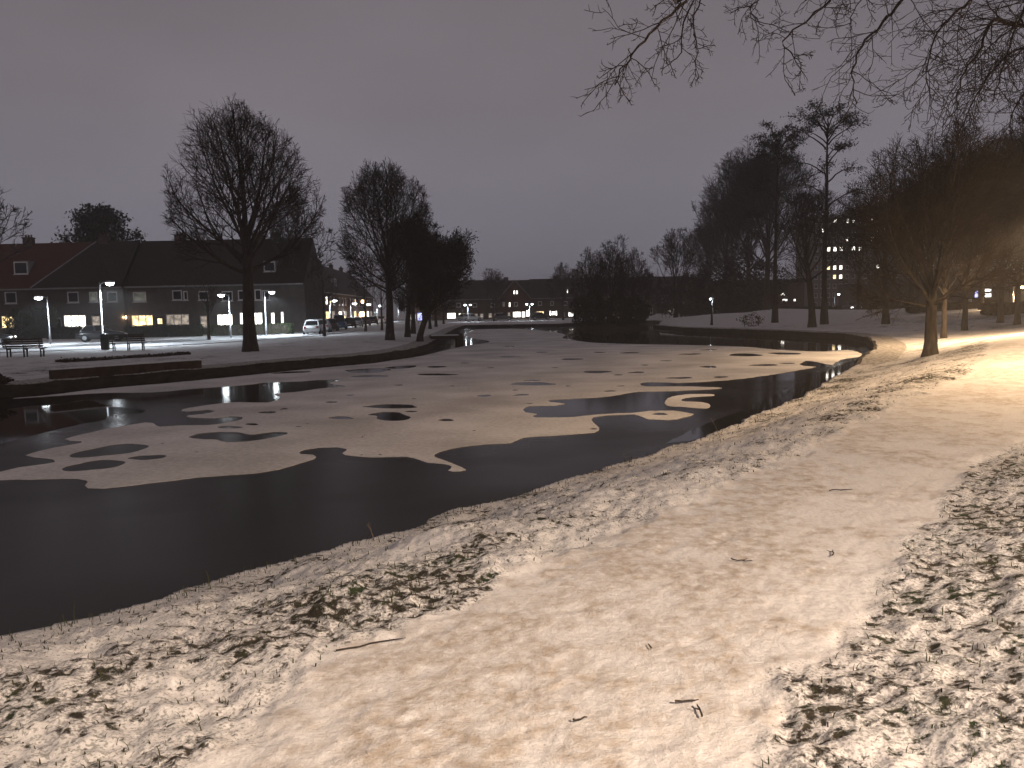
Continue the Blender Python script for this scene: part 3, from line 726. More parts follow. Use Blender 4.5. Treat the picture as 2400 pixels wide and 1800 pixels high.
def tree_object(name, loc, trunk_br, crown_br, label, cat='tree', group=None, bark='bark', twig='twig', sides=(10, 6, 5, 4, 3, 3), leaves=None, leaf_mat='needles', rz=0.0):
    root = empty(name, loc, rz); tag(root, label, cat, group)
    v, f = tubes(trunk_br, (12, 8)); np_mesh('trunk', v, f, M[bark], root, True)
    big = [b for b in crown_br if b[2] <= 1]; small = [b for b in crown_br if b[2] > 1]
    if big:
        v, f = tubes(big, sides); np_mesh('limbs', v, f, M[bark], root, True)
    v, f = tubes(small, sides); cr = np_mesh('crown', v, f, M[twig], root)
    if leaves is not None:
        np_mesh('foliage', leaves[0], leaves[1], M[leaf_mat], cr)
    return root
def leaf_quads(points, n_per, spread, size, seed, flat=0.6):
    rg = np.random.default_rng(seed); P = np.repeat(np.array(points), n_per, 0)
    n = len(P); P = P+rg.normal(0, 1, (n, 3))*np.array([spread, spread, spread*flat])
    a = rg.normal(0, 1, (n, 3)); a /= np.linalg.norm(a, axis=1, keepdims=True)
    b = np.cross(a, rg.normal(0, 1, (n, 3))); b /= np.linalg.norm(b, axis=1, keepdims=True)
    s = size*rg.uniform(0.5, 1.4, (n, 1))
    V = np.stack([P-a*s, P+b*s*0.55, P+a*s, P-b*s*0.55], 1).reshape(-1, 3)
    return V, np.arange(n*4).reshape(-1, 4)
def trunk_line(h, r0, r1, lean=(0, 0), n=9, seed=0, flare=1.5, wob=0.03):
    R = random.Random(seed); pts = []; rad = []
    ox = oy = 0
    for k in range(n+1):
        t = k/n
        if k: ox += R.gauss(0, wob*h/n); oy += R.gauss(0, wob*h/n)
        pts.append((lean[0]*t*t+ox, lean[1]*t*t+oy, h*t-0.12*(k == 0)))
        rad.append((r0+(r1-r0)*t)*(1+(flare-1)*max(0, 1-t*7)))
    return pts, rad

def fork_tree(seed, h_fork, r, env, n_limb, L, spread=(12, 60), counts=(0, 9, 7, 5), rmin=0.011, leader=True, up=(0.30, 0.16, 0.08, 0.03), h_top=None, lean=(0, 0), ratio=(0.5, 0.52, 0.58), maxlv=4, ang=(32, 36, 38, 40), zspan=2.5, wob=(0.055, 0.08, 0.10, 0.13), limb_r=0.42, lowdroop=0.0):
    """limbs leave the stem over a stretch above the fork, the lower ones wider"""
    G = Grower(seed, env, up=up, wob=wob, counts=counts, ang=ang, ratio=ratio, rmin=rmin, maxlv=maxlv)
    R = G.r
    pts, rad = trunk_line(h_fork+zspan*0.7, r, r*0.62, lean, seed=seed, flare=1.35)
    trunk = [(pts, rad, 0)]
    def on(t):
        f = t*(len(pts)-1); k = min(int(f), len(pts)-2); u = f-k
        return tuple(pts[k][i]*(1-u)+pts[k+1][i]*u for i in range(3)), rad[k]*(1-u)+rad[k+1]*u
    t0 = h_fork/(h_fork+zspan*0.7)
    az = R.uniform(0, 6.28)
    for i in range(n_limb):
        u = i/(n_limb-1)
        p, rt = on(min(1, t0*0.93+(1-t0*0.93)*u))
        az += 2.4+R.uniform(-0.3, 0.3)
        a = math.radians(spread[1]+(spread[0]-spread[1])*u**0.8+R.uniform(-6, 6))
        d = (math.sin(a)*math.cos(az), math.sin(a)*math.sin(az), math.cos(a)-lowdroop*(1-u))
        G.branch(p, vnorm(d), L*R.uniform(0.8, 1.1)*(0.8+0.35*u), rt*limb_r*R.uniform(0.75, 1.15)*(1.0 if u < 0.8 else 1.25), 1)
    return trunk, G
def gz(x, y): return terrain_z(x, y)
def ground_at(px, py, z0=0.6):
    z_ = z0
    for _ in range(6):
        p = at(px, py, z_); z_ = 0.5*z_+0.5*gz(p.x, p.y)
    p = at(px, py, z_); p.z = gz(p.x, p.y); return p

# big bare tree on the left bank
p = ground_at(587, 824)
k = p.y/F_PX
tr, G = fork_tree(3, 4.9, 0.40, ellipsoid(8.6, 4.5, 5.6, 4.2, 0.08, 0.10, 5, cx=-0.3, power=2.1), 17, 9.6, (6, 76), (0, 11, 8, 5), 0.0105, zspan=2.8, up=(0.26, 0.14, 0.08, 0.03), limb_r=0.44, ratio=(0.44, 0.52, 0.6), ang=(30, 34, 38, 40))
tree_object('tree', p, tr, G.out, 'tallest bare tree on the left bank, thick trunk in front of the lit houses')
# second bare tree
p = ground_at(914, 797)
tr, G = fork_tree(8, 3.9, 0.33, ellipsoid(7.6, 3.9, 6.2, 4.4, 0.08, 0.08, 7, power=2.0), 19, 9.8, (4, 76), (0, 12, 9, 5), 0.012, zspan=3.6, ratio=(0.42, 0.52, 0.6), ang=(30, 34, 38, 40), up=(0.26, 0.14, 0.07, 0.02), limb_r=0.42)
tree_object('tree', p, tr, G.out, 'bare round topped tree left of the leaning ivy grown trunks')
# ivy-grown dark trees beside it, leaning over the water
ivy_spots = [(955, 790, (0.9, 0.3), 9.6, 3.3, 21, 'leaning dark tree with dense crown just right of the second bare tree'),
             (984, 801, (2.7, -0.3), 7.4, 2.7, 22, 'strongly leaning trunk with dark leafy crown beside the landing stage'),
             (968, 782, (0.2, 0.3), 11.2, 3.3, 23, 'upright dark leafy tree behind the leaning trunks on the left bank')]
for x, y, lean, h, rx, sd, lab in ivy_spots:
    p = ground_at(x, y)
    tr, G = fork_tree(sd, h*0.30, 0.24, ellipsoid(h*0.62, rx, h*0.42, h*0.42, 0.16, 0.22, sd, cx=lean[0]*0.9, cy=lean[1]), 16, h*0.66, (6, 88), (0, 11, 9, 6), 0.015, lean=lean, zspan=h*0.4)
    tp = [t for t in G.tips if t[2] > h*0.26]
    tree_object('tree', p, tr, G.out, lab, group='dark leafy trees at the left bend', leaves=leaf_quads(random.Random(sd).sample(tp, min(900, len(tp))), 4, 0.22, 0.07, sd))
# row of trees further along the left shore
proto, Gp = fork_tree(31, 3.0, 0.20, ellipsoid(6.0, 3.0, 4.4, 3.6, 0.12, 0.15, 4), 12, 6.0, (6, 75), (0, 8, 7, 4), 0.016)
row = [(1008, 771, 0.95, 1.0), (1022, 766, 1.05, 2.1), (1040, 759, 0.85, 3.3)]
rl = ['nearest of the thin bank trees behind the landing stage', 'middle one of the thin bank trees behind the landing stage', 'farthest of the thin bank trees behind the landing stage']
first = None
for (x, y, s_, rz_), lab in zip(row, rl):
    p = ground_at(x, y)
    if first is None:
        first = tree_object('tree', p, proto, Gp.out, lab, group='bank trees behind the landing stage', leaves=leaf_quads(random.Random(2).sample(Gp.tips, min(700, len(Gp.tips))), 5, 0.22, 0.14, 5)); t = first
    else:
        t = copy_tree(first); t.location = p; t['label'] = lab
    t.rotation_euler.z = rz_; t.scale = (s_, s_, s_)
# medium bare tree prototype, copied around the far side
mid_tr, mid_G = fork_tree(41, 2.6, 0.21, ellipsoid(6.4, 3.3, 4.3, 3.8, 0.10, 0.16, 14), 12, 6.6, (6, 62), (0, 8, 7, 5), 0.016, zspan=2.6)
mids = [((690, 786), 98, 1.55, 5.2, 'hazy bare tree between the tallest tree and the second one'), ((1158, 757), 160, 0.92, 0.3, 'small bare tree on the far bank left of the gabled house'),
        ((1320, 752), 158, 0.98, 1.9, 'bare tree on the far bank just left of the island'),
        ((2012, 742), 105, 1.35, 0.9, 'bare tree in front of the lit flats right of the tallest pine'), ((1583, 747), 116, 1.12, 4.0, 'slender bare tree between the island and the tall right hand trees'),
        ((1512, 752), 150, 0.80, 2.6, 'bare tree behind the right end of the island')]
first = None
for (x, y), Yd, s_, rz_, lab in mids:
    p = atY(x, y, Yd); p.z = gz(p.x, p.y)
    if first is None:
        first = tree_object('tree', p, mid_tr, mid_G.out, lab, group='bare trees across the pond'); t = first
    else:
        t = copy_tree(first); t.location = p; t['label'] = lab
    t.rotation_euler.z = rz_; t.scale = (s_, s_, s_)
# trees behind the houses, only their crowns seen over the roofs
bt, bG = fork_tree(47, 4.0, 0.35, ellipsoid(10.0, 5.4, 5.4, 5.0, 0.10, 0.10, 24), 15, 9, (5, 70), (0, 10, 8, 5), 0.022, zspan=4)
p = Vector(((250-1200)/F_PX*120, 120, 0.5))
t = tree_object('tree', p, bt, bG.out, 'dense round tree crown rising behind the roof of the left terrace', group='trees behind the left terrace', leaves=leaf_quads(random.Random(4).sample(bG.tips, min(1600, len(bG.tips))), 4, 0.3, 0.20, 8))
t.scale = (1.25, 1.0, 1.16)
bt2, bG2 = fork_tree(48, 3.0, 0.3, ellipsoid(9.0, 3.8, 6.0, 5.0, 0.14, 0.2, 25), 13, 9, (5, 60), (0, 8, 7, 4), 0.022, zspan=4)
p = Vector(((470-1200)/F_PX*118, 118, 0.5))
tree_object('tree', p, bt2, bG2.out, 'thin bare crown behind the roof left of the tallest tree', group='trees behind the left terrace')
p = Vector(((-75-1200)/F_PX*70, 70, 0.5))
t = copy_tree(first); t.location = p; t.scale = (1.5, 1.5, 1.5); t['label'] = 'bare twigs of a tree reaching in at the left edge'; t['group'] = 'trees behind the left terrace'

# right-hand group of tall trees
p = ground_at(1752, 731, 1.6)
sA = p.y/F_PX
H_ = 715
tr, G = fork_tree(55, 6.0, 0.42, ellipsoid(13.2, 6.9, 8.4, 8.5, 0.09, 0.16, 31, cx=-1.0, power=2.2), 18, 15.0, (4, 60), (0, 11, 8, 5), 0.022, zspan=6, up=(0.34, 0.2, 0.1, 0.03))
s_ = ((H_-352)*p.y/F_PX+CAM_Z-p.z)/23.5
t = tree_object('tree', p, tr, G.out, 'broad tall bare tree on the mound, leftmost of the tall right hand group', group='tall trees beyond the inlet')
t.scale = (s_, s_, s_)
p = ground_at(1660, 733, 1.3)
t2 = copy_tree(t); t2.location = p; t2.rotation_euler.z = 2.2; t2.scale = (s_*0.62, s_*0.62, s_*0.62); t2['label'] = 'shorter dark bare tree at the left foot of the tall group'
for (x, y, k_, rz_, lab) in ((1702, 735, 0.74, 4.1, 'dark bare tree in front of the broad tall tree on the mound'), (1798, 740, 0.80, 1.2, 'dark bare tree filling the gap between the mound tree and the pines')):
    p = ground_at(x, y, 1.2)
    t2 = copy_tree(t); t2.location = p; t2.rotation_euler.z = rz_; t2.scale = (s_*k_, s_*k_, s_*k_*1.0); t2['label'] = lab

def pine(seed, h, r, lab, p, wide):
    """tall bare stem; boughs arch up and out and carry flat clumps at their ends; a flat domed top"""
    R = random.Random(seed); G = Grower(seed, None, up=(0.1, 0.12, 0.05, 0.0), wob=(0.1, 0.16, 0.2, 0.2), counts=(0, 6, 5, 3), ang=(30, 45, 48, 45), ratio=(0.4, 0.5, 0.5), rmin=0.016, maxlv=3, segs=(8, 7, 4, 3), start=0.3)
    pts, rad = trunk_line(h*0.93, r, 0.06, (0.3, 0), n=14, seed=seed, wob=0.02)
    spec = [(0.40+0.42*i/11, wide*R.uniform(0.6, 1.05)*(1-0.25*abs(i-6)/6), 0.62, -0.02) for i in range(12)]      # arching boughs
    spec += [(0.84+0.09*i/12, wide*R.uniform(0.42, 0.62), 0.85, 0.0) for i in range(13)]                           # the domed top
    az = 0; clumps = []
    for fh, L, rise, _ in spec:
        f = min(fh/0.93, 0.999)*(len(pts)-1); k = int(f); q = tuple(pts[k][j]*(1-(f-k))+pts[k+1][j]*(f-k) for j in range(3))
        az += 2.4+R.uniform(-0.35, 0.35); n = 7; bp_ = [q]
        for m_ in range(1, n+1):
            t = m_/n
            bp_.append((q[0]+math.cos(az)*L*t+R.gauss(0, 0.05), q[1]+math.sin(az)*L*t+R.gauss(0, 0.05), q[2]+L*rise*(t*1.35-0.62*t*t)+R.gauss(0, 0.04)))
        r0 = 0.05+0.010*L
        G.out.append((bp_, [r0*(1-0.8*m_/n) for m_ in range(n+1)], 1))
        for m_ in range(4, n+1):
            for c in range(3):
                d = vnorm(tuple(bp_[m_][j]-bp_[m_-1][j] for j in range(3)))
                G.branch(bp_[m_], around(d, math.radians(R.uniform(25, 75)), R.uniform(0, 6.28)), L*0.22*R.uniform(0.6, 1.2), 0.03, 2)
            if m_ >= 5: clumps.append(bp_[m_])
    lv = leaf_quads(G.tips, 3, 0.24, 0.085, seed, 0.45)
    lv2 = leaf_quads(clumps, 20, 0.48, 0.085, seed+1, 0.42)
    lv = (np.concatenate([lv[0], lv2[0]]), np.concatenate([lv[1], lv2[1]+len(lv[0])]))
    return tree_object('pine_tree', p, [(pts, rad, 0)], G.out, lab, group='tall trees beyond the inlet', leaves=lv)
p = ground_at(1932, 760, 0.9); h = (711-272)*p.y/F_PX+CAM_Z-p.z
pine(61, h, 0.30, 'tallest pine with flat umbrella crown standing before the lit flats', p, h*0.25)
p = ground_at(1816, 756, 0.9); h = (714-312)*p.y/F_PX+CAM_Z-p.z
pine(62, h, 0.28, 'second pine with clumpy crown left of the tallest pine', p, h*0.20)
p = ground_at(1903, 767, 0.7)
tr, G = fork_tree(66, 4.4, 0.34, ellipsoid(8.2, 4.6, 4.6, 5.0, 0.14, 0.2, 36, cx=0.4), 13, 8.5, (4, 64), (0, 8, 7, 4), 0.015, lean=(-0.6, 0.2), zspan=3)
rt1 = tree_object('tree', p, tr, G.out, 'dark leaning bare trunk at the water just left of the tallest pine', group='tall trees beyond the inlet')
for (x, y, s_, rz_, lab) in ((2076, 752, 0.90, 1.1, 'bare tree in the shade left of the lamplit tree'),
                             (2135, 742, 1.05, 2.0, 'bare tree close behind the left side of the lamplit tree')):
    p = ground_at(x, y, 1.2); t = copy_tree(rt1); t.location = p; t.rotation_euler.z = rz_; t.scale = (s_, s_, s_); t['label'] = lab

# the lamplit tree by the path
p = ground_at(2180, 832, 1.0)
tr, G = fork_tree(72, 1.95, 0.25, ellipsoid(4.2, 3.35, 3.9, 3.3, 0.12, 0.10, 41, cx=0.2, power=2.4), 18, 6.6, (5, 70), (0, 12, 9, 6), 0.0068, zspan=0.5, up=(0.22, 0.12, 0.08, 0.04), wob=(0.10, 0.12, 0.13, 0.14), limb_r=0.36, ang=(34, 38, 40, 44))
tree_object('tree', p, tr, G.out, 'lamplit pale trunked bare tree spreading low beside the footpath', bark='bark_pale', twig='twig_brown')
# thin trunk right behind it, and trees along the far side of the path
p = ground_at(2212, 792, 1.1)
tr, G = fork_tree(75, 2.4, 0.16, ellipsoid(5.6, 2.9, 4.2, 3.5, 0.12, 0.14, 43), 14, 6.4, (4, 58), (0, 10, 9, 6), 0.012, zspan=1.6)
bt3 = tree_object('tree', p, tr, G.out, 'thin trunk close behind the lamplit tree on its right', group='trees along the lit footpath', bark='bark', twig='twig_brown')
for (x, Yd, s_, rz_, lab) in ((2262, 58, 1.25, 0.6, 'upright trunk beyond the path bend, leftmost of the warm lit row'),
                              (2345, 62, 1.35, 2.2, 'upright trunk beyond the path bend, middle of the warm lit row'),
                              (2385, 57, 1.30, 3.9, 'upright trunk beyond the path bend, rightmost of the warm lit row'),
                              (2450, 52, 1.45, 5.0, 'tree crown lit warm at the right edge of the view'),
                              (2300, 80, 1.60, 1.4, 'taller bare tree behind the warm lit row of trunks'),
                              (2190, 75, 1.45, 4.4, 'bare tree far behind the lamplit tree')):
    X_ = (x-1200)/F_PX*Yd
    t = copy_tree(bt3); t.location = (X_, Yd, gz(X_, Yd)-0.05); t.rotation_euler.z = rz_; t.scale = (s_, s_, s_); t['label'] = lab

# the tree overhead: trunk outside the view on the right, boughs drooping into it
TX, TY = 10.2, 10.6
tz = gz(TX, TY)
G = Grower(81, None, up=(-0.10, -0.16, -0.06, 0.06), wob=(0.10, 0.16, 0.22, 0.26), counts=(0, 7, 5, 3), ang=(30, 48, 50, 50), ratio=(0.42, 0.48, 0.5), rmin=0.0028, maxlv=4, segs=(8, 7, 6, 4, 3), r_ratio=0.45, start=0.1)
pts, rad = trunk_line(9.5, 0.38, 0.20, (-0.3, -0.2), seed=81)
def bough(px_pts, r0, r1, lv_counts, seed, sub_len):
    """bough along points (px, py, depth), then side twigs all along it"""
    P = [tuple(Vector(q)-Vector((TX, TY, tz))) for q in [atY(*q) for q in px_pts]]
    top = (pts[-2][0], pts[-2][1], pts[-2][2])
    mid = tuple((P[0][i]+top[i])*0.5+(0, 0, 0.7)[i] for i in range(3))
    ctrl = [top, mid]+P
    S = []
    for i in range(len(ctrl)-1):
        p0 = ctrl[max(i-1, 0)]; p1 = ctrl[i]; p2 = ctrl[i+1]; p3 = ctrl[min(i+2, len(ctrl)-1)]
        for k in range(4):
            t = k/4
            S.append(tuple(0.5*((2*p1[j])+(-p0[j]+p2[j])*t+(2*p0[j]-5*p1[j]+4*p2[j]-p3[j])*t*t+(-p0[j]+3*p1[j]-3*p2[j]+p3[j])*t**3)+(G.r.uniform(-.015, .015) if i > 0 else 0) for j in range(3)))
    S.append(ctrl[-1])
    n = len(S); rd_ = [r0*1.6+(r1-r0*1.6)*(i/(n-1))**0.7 for i in range(n)]
    G.out.append((S, rd_, 1))
    az = 0
    lv_counts = int(lv_counts*(0.72 if lv_counts < 24 else 1.15))
    for c in range(lv_counts):
        t = 0.30+0.69*(c+G.r.uniform(0, 1))/lv_counts
        f = t*(n-1); k = min(int(f), n-2); u = f-k
        q = tuple(S[k][i]*(1-u)+S[k+1][i]*u for i in range(3)); d = vnorm(tuple(S[k+1][i]-S[k][i] for i in range(3)))
        az += 2.4
        G.branch(q, around(d, math.radians(G.r.uniform(30, 65)), az), sub_len*G.r.uniform(0.45, 1.15)*(1.15-0.6*t), max(0.0042, rd_[k]*0.40), 2)
bough([(1680,-70,7.2),(1612,0,7.0),(1536,63,6.9),(1490,118,6.8),(1463,154,6.8),(1441,199,6.7)], 0.0144, 0.005, 20, 1, 0.62)
bough([(1720,-150,7.6),(1640,-30,7.5),(1598,80,7.4),(1592,130,7.4),(1565,152,7.3)], 0.0096, 0.004, 13, 2, 0.45)
bough([(1760,-120,7.9),(1646,-10,7.8),(1628,68,7.7),(1634,122,7.7),(1622,146,7.7)], 0.0077, 0.004, 9, 3, 0.35)
bough([(2050,-120,8.4),(1942,0,8.2),(1888,50,8.1),(1838,95,8.0),(1856,125,8.0),(1880,146,7.9)], 0.0125, 0.004, 16, 4, 0.75)
bough([(1900,-110,8.0),(1800,-20,8.0),(1760,20,8.0),(1790,60,8.0)], 0.0086, 0.004, 14, 5, 0.6)
bough([(2230,-90,8.8),(2114,0,8.6),(2069,54,8.5),(2019,108,8.4),(2001,158,8.3),(1999,203,8.3),(2008,244,8.3)], 0.0163, 0.005, 20, 6, 0.75)
bough([(2330,-60,8.4),(2240,30,8.2),(2190,90,8.1),(2170,170,8.0),(2180,215,8.0)], 0.0134, 0.005, 24, 7, 0.8)
bough([(2480,20,8.6),(2400,60,8.6),(2325,45,8.6),(2300,110,8.6),(2260,170,8.5),(2240,230,8.5)], 0.0240, 0.006, 30, 8, 0.95)
bough([(2500,-40,9.4),(2420,-10,9.3),(2380,70,9.2),(2350,150,9.1),(2330,230,9.0)], 0.0192, 0.006, 26, 9, 0.9)
bough([(2520,90,9.8),(2430,110,9.6),(2360,130,9.6),(2300,200,9.5),(2265,270,9.5)], 0.0173, 0.006, 26, 10, 0.85)
bough([(2150,-140,8.6),(2060,-40,8.6),(2010,10,8.6),(1990,60,8.6)], 0.0096, 0.004, 14, 11, 0.7)
bough([(2540,160,10.4),(2440,190,10.2),(2390,230,10.1),(2365,300,10.0)], 0.0163, 0.006, 24, 12, 0.8)
root = empty('tree', (TX, TY, tz)); tag(root, 'drooping bare boughs of a tree overhanging the top right corner', 'tree')
v, f = tubes([(pts, rad, 0)], (12,)); np_mesh('trunk', v, f, M['bark_pale'], root, True)
v, f = tubes([b for b in G.out if b[2] <= 1], (6, 6)); np_mesh('limbs', v, f, M['twig'], root, True)
v, f = tubes([b for b in G.out if b[2] > 1], (4, 4, 4, 3, 3)); np_mesh('crown', v, f, M['twig'], root, True)
# ------------------------------------------------------------------ street on the left bank
ROADC = [(-52, 46), (-40, 52), (-32.6, 58), (-27.2, 63.5), (-23.6, 72), (-21.4, 82), (-21.0, 95), (-22.5, 120), (-24.5, 150), (-26, 190), (-26, 240)]
def ribbon(name, line, w0, w1, z, mat, label, sub=4):
    L = smooth_open(line, sub); mb = MB()
    for i in range(len(L)-1):
        def off(j, w):
            a = np.array(L[max(j-1, 0)]); b = np.array(L[min(j+1, len(L)-1)]); t = (b-a)/np.linalg.norm(b-a); n = np.array([t[1], -t[0]])
            q = np.array(L[j])+n*w; return (q[0], q[1], z)
        mb.quad(off(i, w0), off(i, w1), off(i+1, w1), off(i+1, w0))
    o = mb.build(name, mat); tag(o, label, kind='structure'); return o
def smooth_open(pts, sub):
    out = []
    for i in range(len(pts)-1):
        p0, p1, p2, p3 = (np.array(pts[max(0, min(len(pts)-1, i+k-1))], float) for k in range(4))
        for k in range(sub):
            t = k/sub; q = 0.5*((2*p1)+(-p0+p2)*t+(2*p0-5*p1+4*p2-p3)*t*t+(-p0+3*p1-3*p2+p3)*t**3); out.append((q[0], q[1]))
    out.append(pts[-1]); return out
M['road_snow'] = noise_mat('road_snow', (0.46, 0.46, 0.47), (0.74, 0.74, 0.75), 0.6, 0.7, 0.2, detail=6, bscale=8)
M['wet_road'] = noise_mat('slushy_road', (0.10, 0.10, 0.105), (0.32, 0.32, 0.33), 0.8, 0.55, 0.2, detail=6, bscale=8)
ribbon('road', ROADC, -9.0, -2.8, 0.575, M['wet_road'], 'slushy street in front of the left terrace')
ribbon('pavement', ROADC, -2.8, 2.9, 0.60, M['road_snow'], 'snow covered footway under the white street lamps')
kb = ribbon('kerb', ROADC, -3.0, -2.8, 0.68, M['snow'], 'snow topped kerb between street and footway')
FARC = [(-22, 178), (0, 172), (22, 174), (48, 180)]
ribbon('pavement', FARC, -3.2, 1.5, 0.60, M['road_snow'], 'snowy street before the far terrace')

# ------------------------------------------------------------------ houses
def facade(root, w, wins, eave, wallm, gable=None, depth=9.0, ridge=10.5, hip=False):
    """front wall with real openings, reveals, frames and panes. wins: (x0,x1,z0,z1,state)"""
    mb = MB(); T = 0.14
    ops = [q[:5] for q in wins if not q[4].startswith('dormer')]
    xs = sorted({0.0, w, *[q[0] for q in ops], *[q[1] for q in ops]}); zs = sorted({0.0, eave, *[q[2] for q in ops], *[q[3] for q in ops]})
    for i in range(len(xs)-1):
        for j in range(len(zs)-1):
            cx, cz = (xs[i]+xs[i+1])/2, (zs[j]+zs[j+1])/2
            if cz < eave and not any(q[0] < cx < q[1] and q[2] < cz < q[3] for q in ops):
                mb.quad((xs[i], 0, zs[j]), (xs[i+1], 0, zs[j]), (xs[i+1], 0, zs[j+1]), (xs[i], 0, zs[j+1]))
    for x0, x1, z0, z1, st in ops:
        mb.quad((x0,0,z0),(x0,0,z1),(x0,T,z1),(x0,T,z0)); mb.quad((x1,0,z0),(x1,T,z0),(x1,T,z1),(x1,0,z1))
        mb.quad((x0,0,z1),(x1,0,z1),(x1,T,z1),(x0,T,z1)); mb.quad((x0,0,z0),(x0,T,z0),(x1,T,z0),(x1,0,z0))
    if gable:
        mb.poly([(0, 0, eave), (w, 0, eave), (w/2, 0, gable)])
    mb.quad((0,0,0),(0,0,eave),(0,depth,eave),(0,depth,0)); mb.quad((w,0,0),(w,depth,0),(w,depth,eave),(w,0,eave)); mb.quad((0,depth,0),(0,depth,eave),(w,depth,eave),(w,depth,0))
    if not gable:
        (None if hip else mb.poly([(0,0,eave),(0,depth,eave),(0,depth/2,ridge-0.1)])); mb.poly([(w,0,eave),(w,depth/2,ridge-0.1),(w,depth,eave)])
    mb.build('wall', wallm, root)
STATE = {'dark': 'glass', 'white': 'lit_white', 'bright': 'lit_bright', 'warm': 'lit_warm', 'dim': 'lit_dim', 'faint': 'lit_faint', 'amber': 'lit_amber', 'blue': 'lit_blue'}
def add_window(root, x0, x1, z0, z1, st, mull=1, y=0.09, fr=0.07, frame_mat='white_paint'):
    cx, cz = (x0+x1)/2, (z0+z1)/2
    f = MB(); a, b, c, d = x0-cx, x1-cx, z0-cz, z1-cz
    f.box(a, a+fr, -0.03, 0.03, c, d).box(b-fr, b, -0.03, 0.03, c, d).box(a+fr, b-fr, -0.03, 0.03, d-fr, d).box(a+fr, b-fr, -0.03, 0.03, c, c+fr)
    for k in range(1, mull):
        xm = a+(b-a)*k/mull; f.box(xm-fr/2, xm+fr/2, -0.025, 0.025, c+fr, d-fr)
    w_ = f.build('window', M[frame_mat], root); w_.location = (cx, y, cz)
    n = max(1, mull)
    for k in range(n):
        xa = a+(b-a)*k/n+fr*0.5; xb = a+(b-a)*(k+1)/n-fr*0.5
        pm = MB().box(xa, xb, 0.005, 0.015, c+fr*0.5, d-fr*0.5).build('pane', M[STATE[st]], w_)
    s = MB().box(a-0.08, b+0.08, -0.13, -0.031, c-0.07, c-0.003).build('sill', M['white_paint'], w_)
    return w_
def house(name, label, loc, rz, w, wins, eave=5.9, ridge=11.1, depth=10.0, wallm='brick_grey', roofm='tile_dark', gable=None, chimneys=(0.5,), door=None, gutter=True, cat='house', group=None, hip=False):
    root = empty(name, loc, rz); tag(root, label, cat, group)
    ops = list(wins)
    if door: ops.append((door[0], door[0]+0.95, 0.02, 2.15, 'door'))
    facade(root, w, ops, eave, M[wallm], gable, depth, ridge, hip)
    for q in wins:
        x0, x1, z0, z1, st = q[:5]
        if st.startswith('dormer'): continue
        add_window(root, x0, x1, z0, z1, st, q[5] if len(q) > 5 else 1, -0.05 if (gable and z0 > eave-0.05) else 0.05, 0.13 if z0 > 2.6 else 0.09)
    if door:
        d = MB().box(door[0]+0.04, door[0]+0.91, 0.08, 0.13, 0.03, 2.10).build('door', M['door_dark'], root)
        MB().box(door[0]+0.78, door[0]+0.82, 0.03, 0.079, 1.0, 1.12).build('handle', M['steel'], d)
        MB().box(door[0]+0.2, door[0]+0.7, 0.068, 0.078, 1.35, 1.95).build('pane', M[STATE[door[1]]], d)
    ov = 0.35; th = 0.18
    rf = MB()
    if gable:
        for sgn in (-1, 1):
            xe = w/2+sgn*(w/2+0.25); ze = eave-0.25*(gable-eave)/(w/2)
            rf.poly([(w/2, -0.3, gable), (w/2, depth/2+1.5, gable), (xe, depth/2+1.5, ze), (xe, -0.3, ze)])
            rf.poly([(w/2, -0.3, gable+th), (xe, -0.3, ze+th), (xe, depth/2+1.5, ze+th), (w/2, depth/2+1.5, gable+th)])
        roof = rf.build('roof', M[roofm], root)
        vb = MB()
        for sgn in (-1, 1):
            xe = w/2+sgn*(w/2+0.27); ze = eave-0.25*(gable-eave)/(w/2)
            vb.quad((w/2, -0.34, gable-0.05), (w/2, -0.34, gable+th+0.04), (xe, -0.34, ze+th+0.04), (xe, -0.34, ze-0.05))
            vb.quad((w/2, -0.305, gable-0.05), (w/2, -0.305, gable+th+0.04), (xe, -0.305, ze+th+0.04), (xe, -0.305, ze-0.05))
        vb.build('verge_board', M['grey_paint'], root)
    else:
        sl = (ridge-eave)/(depth/2)
        rf.prism([(-ov-0.0, eave-ov*sl), (depth/2, ridge), (depth+ov, eave-ov*sl), (depth+ov, eave-ov*sl+th), (depth/2, ridge+th), (-ov, eave-ov*sl+th)], 0, w)
        rf.v = [(v[1], v[0], v[2]) for v in rf.v]
        if hip:
            rf = MB(); e_ = eave-ov*sl
            A_, B_, C_, D_ = (-ov, -ov, e_+th), (w, -ov, e_+th), (w, depth+ov, e_+th), (-ov, depth+ov, e_+th)
            R0, R1 = (hip, depth/2, ridge+th), (w, depth/2, ridge+th)
            rf.poly([A_, B_, R1, R0]); rf.poly([A_, R0, D_]); rf.poly([D_, R0, R1, C_]); rf.poly([B_, C_, R1])
            rf.poly([(p_[0], p_[1], e_) for p_ in (A_, D_, C_, B_)])
            MB().tube([A_, R0], [0.11, 0.11], 6).build('hip_ridge', M['grey_paint'], root)
        roof = rf.build('roof', M[roofm], root)
        if gutter:
            MB().box(0.02, w-0.02, -ov-0.17, -ov-0.004, eave-ov*sl-0.02, eave-ov*sl+0.15).build('gutter', M['grey_paint'], root)
        for q in wins:
            if q[4].startswith('dormer'):
                x0, x1, z0, z1 = q[:4]; yf = (z0-eave)/sl-0.1
                dm = MB().box(x0, x1, yf, yf+2.2, z0-0.1, z1+0.1).build('dormer', M['grey_paint'], root)
                wdw = add_window(dm, x0+0.08, x1-0.08, z0, z1, q[4].split('_')[1], 1, yf-0.05, 0.12)
